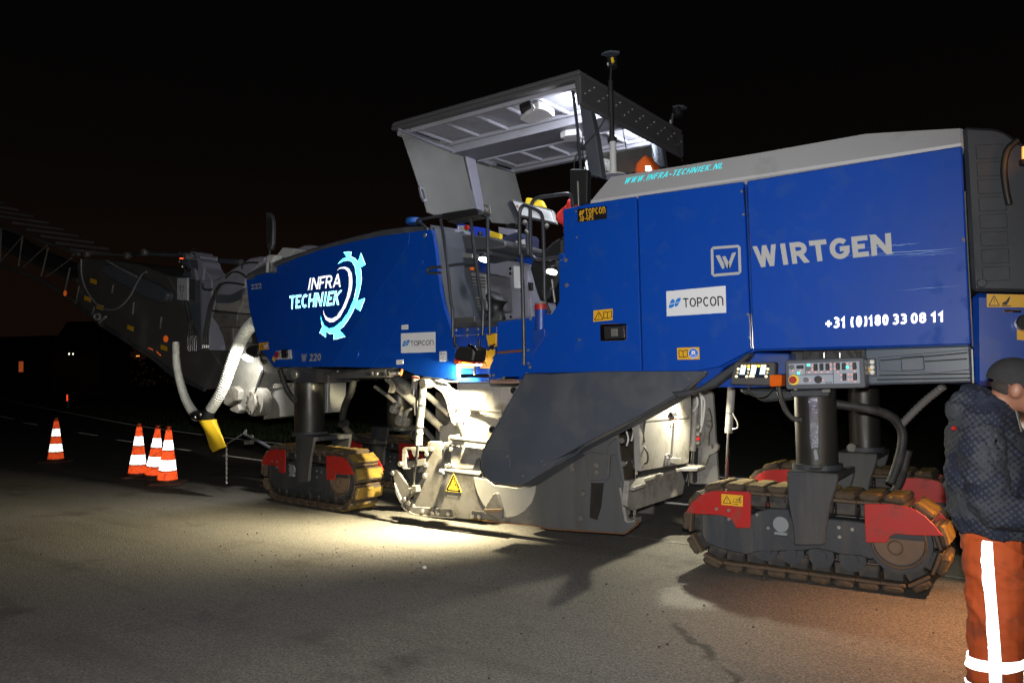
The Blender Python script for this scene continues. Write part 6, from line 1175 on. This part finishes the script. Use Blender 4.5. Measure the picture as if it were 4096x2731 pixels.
cloth('red_jacket', 'B2 1195,255 1210,215 1250,175 1285,150 1285,105 1310,88 1330,110 1335,180 1330,300 1290,330 1262,400 1248,370 1252,320 1215,310', .55, .2, mat('red_cloth', (.55, .02, .015), .75, var=.2), 'red jacket draped beside the handrail at the cab opening', 5)
cloth('cloth_bundle', 'B1 1505,860 1530,800 1590,775 1640,790 1665,830 1670,880 1600,905 1520,900', 1.3, .2, mat('white_cloth', (.45, .45, .43), .7), 'pale cloth bundle behind the canopy post', 8)['category'] = 'bundle'

# ================================================================== THE PERSON
PO = Vector((-.345, -1.72, 0))
def ringloft(secs, n=24, bm=None, caps=True):
    """secs: (x, y, z, rx, ry, tilt) ellipses with x forward"""
    bm = bm or bmesh.new(); R = []
    for (x, y, z, rx, ry, tl) in secs:
        R.append([bm.verts.new(PO + Vector((x + rx * math.cos(t), y + ry * math.sin(t), z + tl * math.cos(t)))) for t in [2 * PI * i / n for i in range(n)]])
    for a, b in zip(R, R[1:]):
        for k in range(n): bm.faces.new((a[k], a[(k + 1) % n], b[(k + 1) % n], b[k]))
    if caps: bm.faces.new(R[0][::-1]); bm.faces.new(R[-1])
    return bm
def limb(ps, rs, bm): 
    v = [PO + Vector(p) for p in ps]; c = catmull(v, 4); n = len(c) - 1
    def rad(i):
        t = i / n * (len(rs) - 1); j = min(int(t), len(rs) - 2); return rs[j] + (rs[j + 1] - rs[j]) * (t - j)
    tube_bm(c, rad, 16, True, bm); return bm
def remesh(bm, name, m, parent, vox=.012, smooth=4, amp=0.0, sc=8):
    bmesh.ops.recalc_face_normals(bm, faces=bm.faces); me = bpy.data.meshes.new(name); bm.to_mesh(me); bm.free()
    o = bpy.data.objects.new('tmp', me); C.objects.link(o); md = o.modifiers.new('r', 'REMESH'); md.mode = 'VOXEL'; md.voxel_size = vox
    s = o.modifiers.new('s', 'SMOOTH'); s.iterations = smooth; s.factor = .5
    ev = o.evaluated_get(bpy.context.evaluated_depsgraph_get()); me2 = bpy.data.meshes.new_from_object(ev); bpy.data.objects.remove(o)
    if amp:
        for v in me2.vertices:          # cloth folds: soft sags plus sharper ridged creases that run round the limbs
            q = v.co; w = mnoise.noise(q * 4) * .5; rd = 1 - abs(mnoise.noise(Vector((q.x * 5 + w, q.y * 5, q.z * 11 + q.x * 6 + w))) * 2.4); rd2 = 1 - abs(mnoise.noise(Vector((q.x * 9 - q.z * 5, q.y * 9, q.z * 16 + w))) * 2.4)
            v.co += v.normal * (mnoise.noise(q * sc) * amp * .6 + max(0, rd) ** 2 * amp * .8 + max(0, rd2) ** 2 * amp * .45 - amp * .4)
    me2.name = name; me2.materials.clear(); me2.materials.append(m); me2.shade_smooth()
    return link(name, me2, None, parent)
person = empty('person', PO, 'man in dark dotted jacket, grey cap and orange reflective trousers, head bowed', 'person')
SKIN = mat('skin', (.30, .135, .085), .5, var=.12, vscale=12)
# body: head, neck, trunk, arms and legs as one skin
bm = bmesh.new()
HC = Vector((.115, 0, 1.425))
def E_(c, r, rot=0.0): bmesh.ops.create_uvsphere(bm, u_segments=20, v_segments=14, radius=1, matrix=Matrix.Translation(PO + Vector(c)) @ Matrix.Rotation(rot, 4, 'Y') @ Matrix.Diagonal((r[0], r[1], r[2], 1)))
E_(HC, (.095, .075, .115), .35); E_(HC + Vector((.045, 0, -.05)), (.062, .058, .075), .5); E_(HC + Vector((.105, 0, -.03)), (.022, .016, .026), .6); E_(HC + Vector((.075, 0, -.095)), (.03, .035, .025))
for s in (-1, 1): E_(HC + Vector((-.005, s * .079, -.018)), (.026, .016, .038), .2)
limb([(.0, 0, 1.25), (.03, 0, 1.32), (.075, 0, 1.39)], (.065, .06, .058), bm)
ringloft([(0, 0, .75, .10, .15, 0), (-.01, 0, .95, .10, .14, 0), (-.02, 0, 1.12, .11, .16, 0), (-.01, 0, 1.25, .09, .15, 0), (.0, 0, 1.31, .05, .08, 0)], 20, bm)
for s in (-1, 1):
    limb([(-.01, s * .15, 1.2), (.0, s * .20, 1.05), (.03, s * .205, .925), (.16, s * .19, .915), (.27, s * .15, .95)], (.05, .045, .04, .035, .028), bm)
    hx = Vector((.30, s * .145, .96)); limb([tuple(hx + Vector((-.03, 0, -.008))), tuple(hx + Vector((.02, 0, .0))), tuple(hx + Vector((.05, -s * .005, .0)))], (.030, .036, .030), bm)
    for f in range(4): limb([tuple(hx + Vector((.045, s * (.024 - .016 * f), .005))), tuple(hx + Vector((.078 - .004 * abs(f - 1), s * (.026 - .017 * f), .0))), tuple(hx + Vector((.09 - .005 * abs(f - 1), s * (.024 - .016 * f), -.028)))], (.0095, .009, .008), bm)
    limb([tuple(hx + Vector((.0, -s * .03, .012))), tuple(hx + Vector((.03, -s * .05, .02))), tuple(hx + Vector((.062, -s * .05, .016)))], (.011, .0105, .009), bm)
    limb([(-.0, s * .09, .80), (.01, s * .095, .48), (-.01, s * .10, .10), (-.01, s * .10, .06)], (.085, .06, .045, .04), bm)
remesh(bm, 'body', SKIN, person, .009, 3)
# trousers
bm = bmesh.new(); ringloft([(-.005, 0, .92, .125, .165, 0), (-.005, 0, .80, .13, .18, 0), (0, 0, .70, .125, .175, 0)], 24, bm)
for s in (-1, 1): limb([(0, s * .09, .78), (.005, s * .095, .60), (.005, s * .10, .44), (-.005, s * .105, .25), (-.01, s * .105, .07)], (.112, .118, .112, .105, .102), bm)
TRO = mat('orange_trousers', (.50, .080, .014), .8, var=.15, vscale=6, dirt=(.22, .05, .02), dirt_amt=.35, dscale=7)
tro = remesh(bm, 'trousers', TRO, person, .010, 4, .014, 7)
# reflective tape: bands round the shins and a stripe down the side
def strip(name, secs, m, par):
    bm = bmesh.new(); R = [[bm.verts.new(PO + Vector(p)) for p in row] for row in secs]
    for a, b in zip(R, R[1:]):
        for k in range(len(a) - 1): bm.faces.new((a[k], a[k + 1], b[k + 1], b[k]))
    return finish(bm, name, m, par, 60)
from mathutils.bvhtree import BVHTree
bvh = BVHTree.FromPolygons([v.co for v in tro.data.vertices], [p.vertices for p in tro.data.polygons])
def onleg(cx, cy, z, ang):
    """point just above the trouser cloth, seen from outside along a direction"""
    d = Vector((math.cos(ang), math.sin(ang), 0)); c = PO + Vector((cx, cy, z)); h = bvh.ray_cast(c + d * .3, -d)
    p = h[0] if h[0] is not None and (h[0] - c).length < .2 else c + d * .115
    return tuple(p + d * .008 - PO)
for s in (-1, 1):
    for z0, z1 in ((.245, .292), (.135, .182)):
        strip('reflective_band', [[onleg(-.006, s * .105, z + .012 * math.cos(t), t) for t in [2 * PI * i / 72 for i in range(73)]] for z in (z0, z0 * .75 + z1 * .25, (z0 + z1) / 2, z0 * .25 + z1 * .75, z1)], RETROW, tro)
zs = [.08 + i * .0125 for i in range(57)]
strip('reflective_stripe', [[onleg(0, -.10, z, -PI / 2 - .04 + da + .05 * math.sin(z * 6)) for da in (-.19, -.14, -.09, -.045, 0, .045, .09, .14, .19)] for z in zs], RETROW, tro)
# jacket with arms and hood
def jacketm():
    m = bpy.data.materials.new('dotted_softshell'); m.use_nodes = True; N = m.node_tree.nodes; L = m.node_tree.links; b = N['Principled BSDF']; b.inputs['Roughness'].default_value = .85
    co = N.new('ShaderNodeTexCoord'); mp = N.new('ShaderNodeMapping'); mp.inputs['Rotation'].default_value = (0, math.radians(38), 0); mp.inputs['Scale'].default_value = (1, 0.0, 1); L.new(co.outputs['Object'], mp.inputs[0])
    vo = N.new('ShaderNodeTexVoronoi'); vo.inputs['Scale'].default_value = 52; vo.inputs['Randomness'].default_value = 0.0; L.new(mp.outputs[0], vo.inputs['Vector'])
    n = N.new('ShaderNodeTexNoise'); n.inputs['Scale'].default_value = 7.5; n.inputs['Detail'].default_value = 3; L.new(co.outputs['Object'], n.inputs['Vector'])
    r = N.new('ShaderNodeMapRange'); r.inputs[1].default_value = .32; r.inputs[2].default_value = .68; r.inputs[3].default_value = .02; r.inputs[4].default_value = .75; L.new(n.outputs[0], r.inputs[0])
    lt_ = N.new('ShaderNodeMath'); lt_.operation = 'LESS_THAN'; L.new(vo.outputs['Distance'], lt_.inputs[0]); L.new(r.outputs[0], lt_.inputs[1])
    mx = N.new('ShaderNodeMix'); mx.data_type = 'RGBA'; mx.inputs[6].default_value = (.008, .012, .028, 1); mx.inputs[7].default_value = (.034, .038, .047, 1); L.new(lt_.outputs[0], mx.inputs[0]); L.new(mx.outputs[2], b.inputs['Base Color'])
    n3 = N.new('ShaderNodeTexNoise'); n3.inputs['Scale'].default_value = 22; n3.inputs['Detail'].default_value = 6; L.new(co.outputs['Object'], n3.inputs['Vector']); bp = N.new('ShaderNodeBump'); bp.inputs['Strength'].default_value = .5; bp.inputs['Distance'].default_value = .02; L.new(n3.outputs[0], bp.inputs['Height']); L.new(bp.outputs[0], b.inputs['Normal']); return m
JM = jacketm()
bm = bmesh.new(); ringloft([(.0, 0, .79, .165, .205, -.01), (-.005, 0, .90, .172, .215, 0), (-.01, 0, 1.02, .168, .215, 0), (-.015, 0, 1.14, .162, .215, 0), (-.02, 0, 1.23, .145, .205, 0), (-.012, 0, 1.30, .115, .15, 0), (.01, 0, 1.35, .085, .095, -.03), (.02, 0, 1.37, .07, .08, -.03)], 28, bm)
for s in (-1, 1): limb([(-.02, s * .16, 1.23), (-.01, s * .20, 1.13), (.0, s * .212, 1.0), (.04, s * .21, .92), (.16, s * .20, .91), (.25, s * .165, .94)], (.085, .084, .082, .078, .066, .052), bm)
bmesh.ops.create_uvsphere(bm, u_segments=20, v_segments=12, radius=1, matrix=Matrix.Translation(PO + Vector((-.085, 0, 1.325))) @ Matrix.Rotation(.5, 4, 'Y') @ Matrix.Diagonal((.075, .10, .085, 1)))
bmesh.ops.create_uvsphere(bm, u_segments=20, v_segments=12, radius=1, matrix=Matrix.Translation(PO + Vector((-.01, 0, 1.37))) @ Matrix.Rotation(.6, 4, 'Y') @ Matrix.Diagonal((.10, .09, .05, 1)))
jac = remesh(bm, 'jacket', JM, person, .009, 3, .022, 7)
for s in (-1, 1): tube('cuff', [PO + Vector(p) for p in ((.235, s * .172, .934), (.262, s * .158, .946))], .056, mat('cuff_rib', (.012, .014, .022), .9), jac, 16)
tube('sleeve_seam', [PO + Vector((-.02 + .0 * i, -.20 - .012 * math.sin(i), 1.27 - .02 * i)) for i in range(4)], .004, MATS['cuff_rib'], jac, 6)
disc('jacket_badge', PO + Vector((-.115, -.155, 1.245)), (-.5, -1, .1), .009, .012, RED, jac, 10)
# cap
bm = bmesh.new(); CM = Matrix.Translation(PO + HC + Vector((-.012, 0, .022))) @ Matrix.Rotation(.35, 4, 'Y')
bmesh.ops.create_uvsphere(bm, u_segments=24, v_segments=16, radius=1, matrix=CM @ Matrix.Diagonal((.110, .089, .100, 1)))
dele = [v for v in bm.verts if (CM.inverted() @ v.co).z < -.026]; bmesh.ops.delete(bm, geom=dele, context='VERTS')
capm = finish(bm, 'cap', mat('grey_cap', (.024, .023, .024), .9, var=.25, vscale=30), person, 60)
bv = [CM @ Vector((.10 + .075 * math.sin(PI * i / 10), .075 * math.cos(PI * i / 10), -.008 - .012 * math.sin(PI * i / 10))) for i in range(11)]
finish(prism_bm(bv, Vector((0, 0, .006))), 'cap_peak', MATS['grey_cap'], capm)
# beard and hair edge
bm = bmesh.new(); bmesh.ops.create_uvsphere(bm, u_segments=18, v_segments=12, radius=1, matrix=Matrix.Translation(PO + HC + Vector((.052, 0, -.072))) @ Matrix.Rotation(.5, 4, 'Y') @ Matrix.Diagonal((.058, .063, .052, 1)))
finish(bm, 'beard', mat('beard_hair', (.07, .045, .035), .9, var=.4, vscale=60), person, 60)
bm = bmesh.new(); bmesh.ops.create_uvsphere(bm, u_segments=18, v_segments=12, radius=1, matrix=Matrix.Translation(PO + HC + Vector((-.024, 0, -.016))) @ Matrix.Rotation(.35, 4, 'Y') @ Matrix.Diagonal((.081, .0795, .048, 1)))
finish(bm, 'hair', mat('short_hair', (.04, .03, .025), .9, var=.4, vscale=70), person, 60)
# neck chain, boots
for sd in (-.02, .02): tube('neck_chain', [PO + Vector((.10 + .02 * i / 6, sd, 1.335 - .018 * i)) for i in range(7)], .0035, STEEL, person, 6)
for s in (-1, 1):
    bm = bmesh.new(); bmesh.ops.create_uvsphere(bm, u_segments=20, v_segments=12, radius=1, matrix=Matrix.Translation(PO + Vector((.06, s * .105, .045))) @ Matrix.Diagonal((.15, .055, .045, 1)))
    limb([(-.02, s * .105, .05), (-.02, s * .105, .13)], (.06, .058), bm)
    for v in bm.verts: v.co.z = max(v.co.z, .004)
    remesh(bm, 'boot', mat('work_boot', (.02, .018, .016), .6), person, .01, 2)
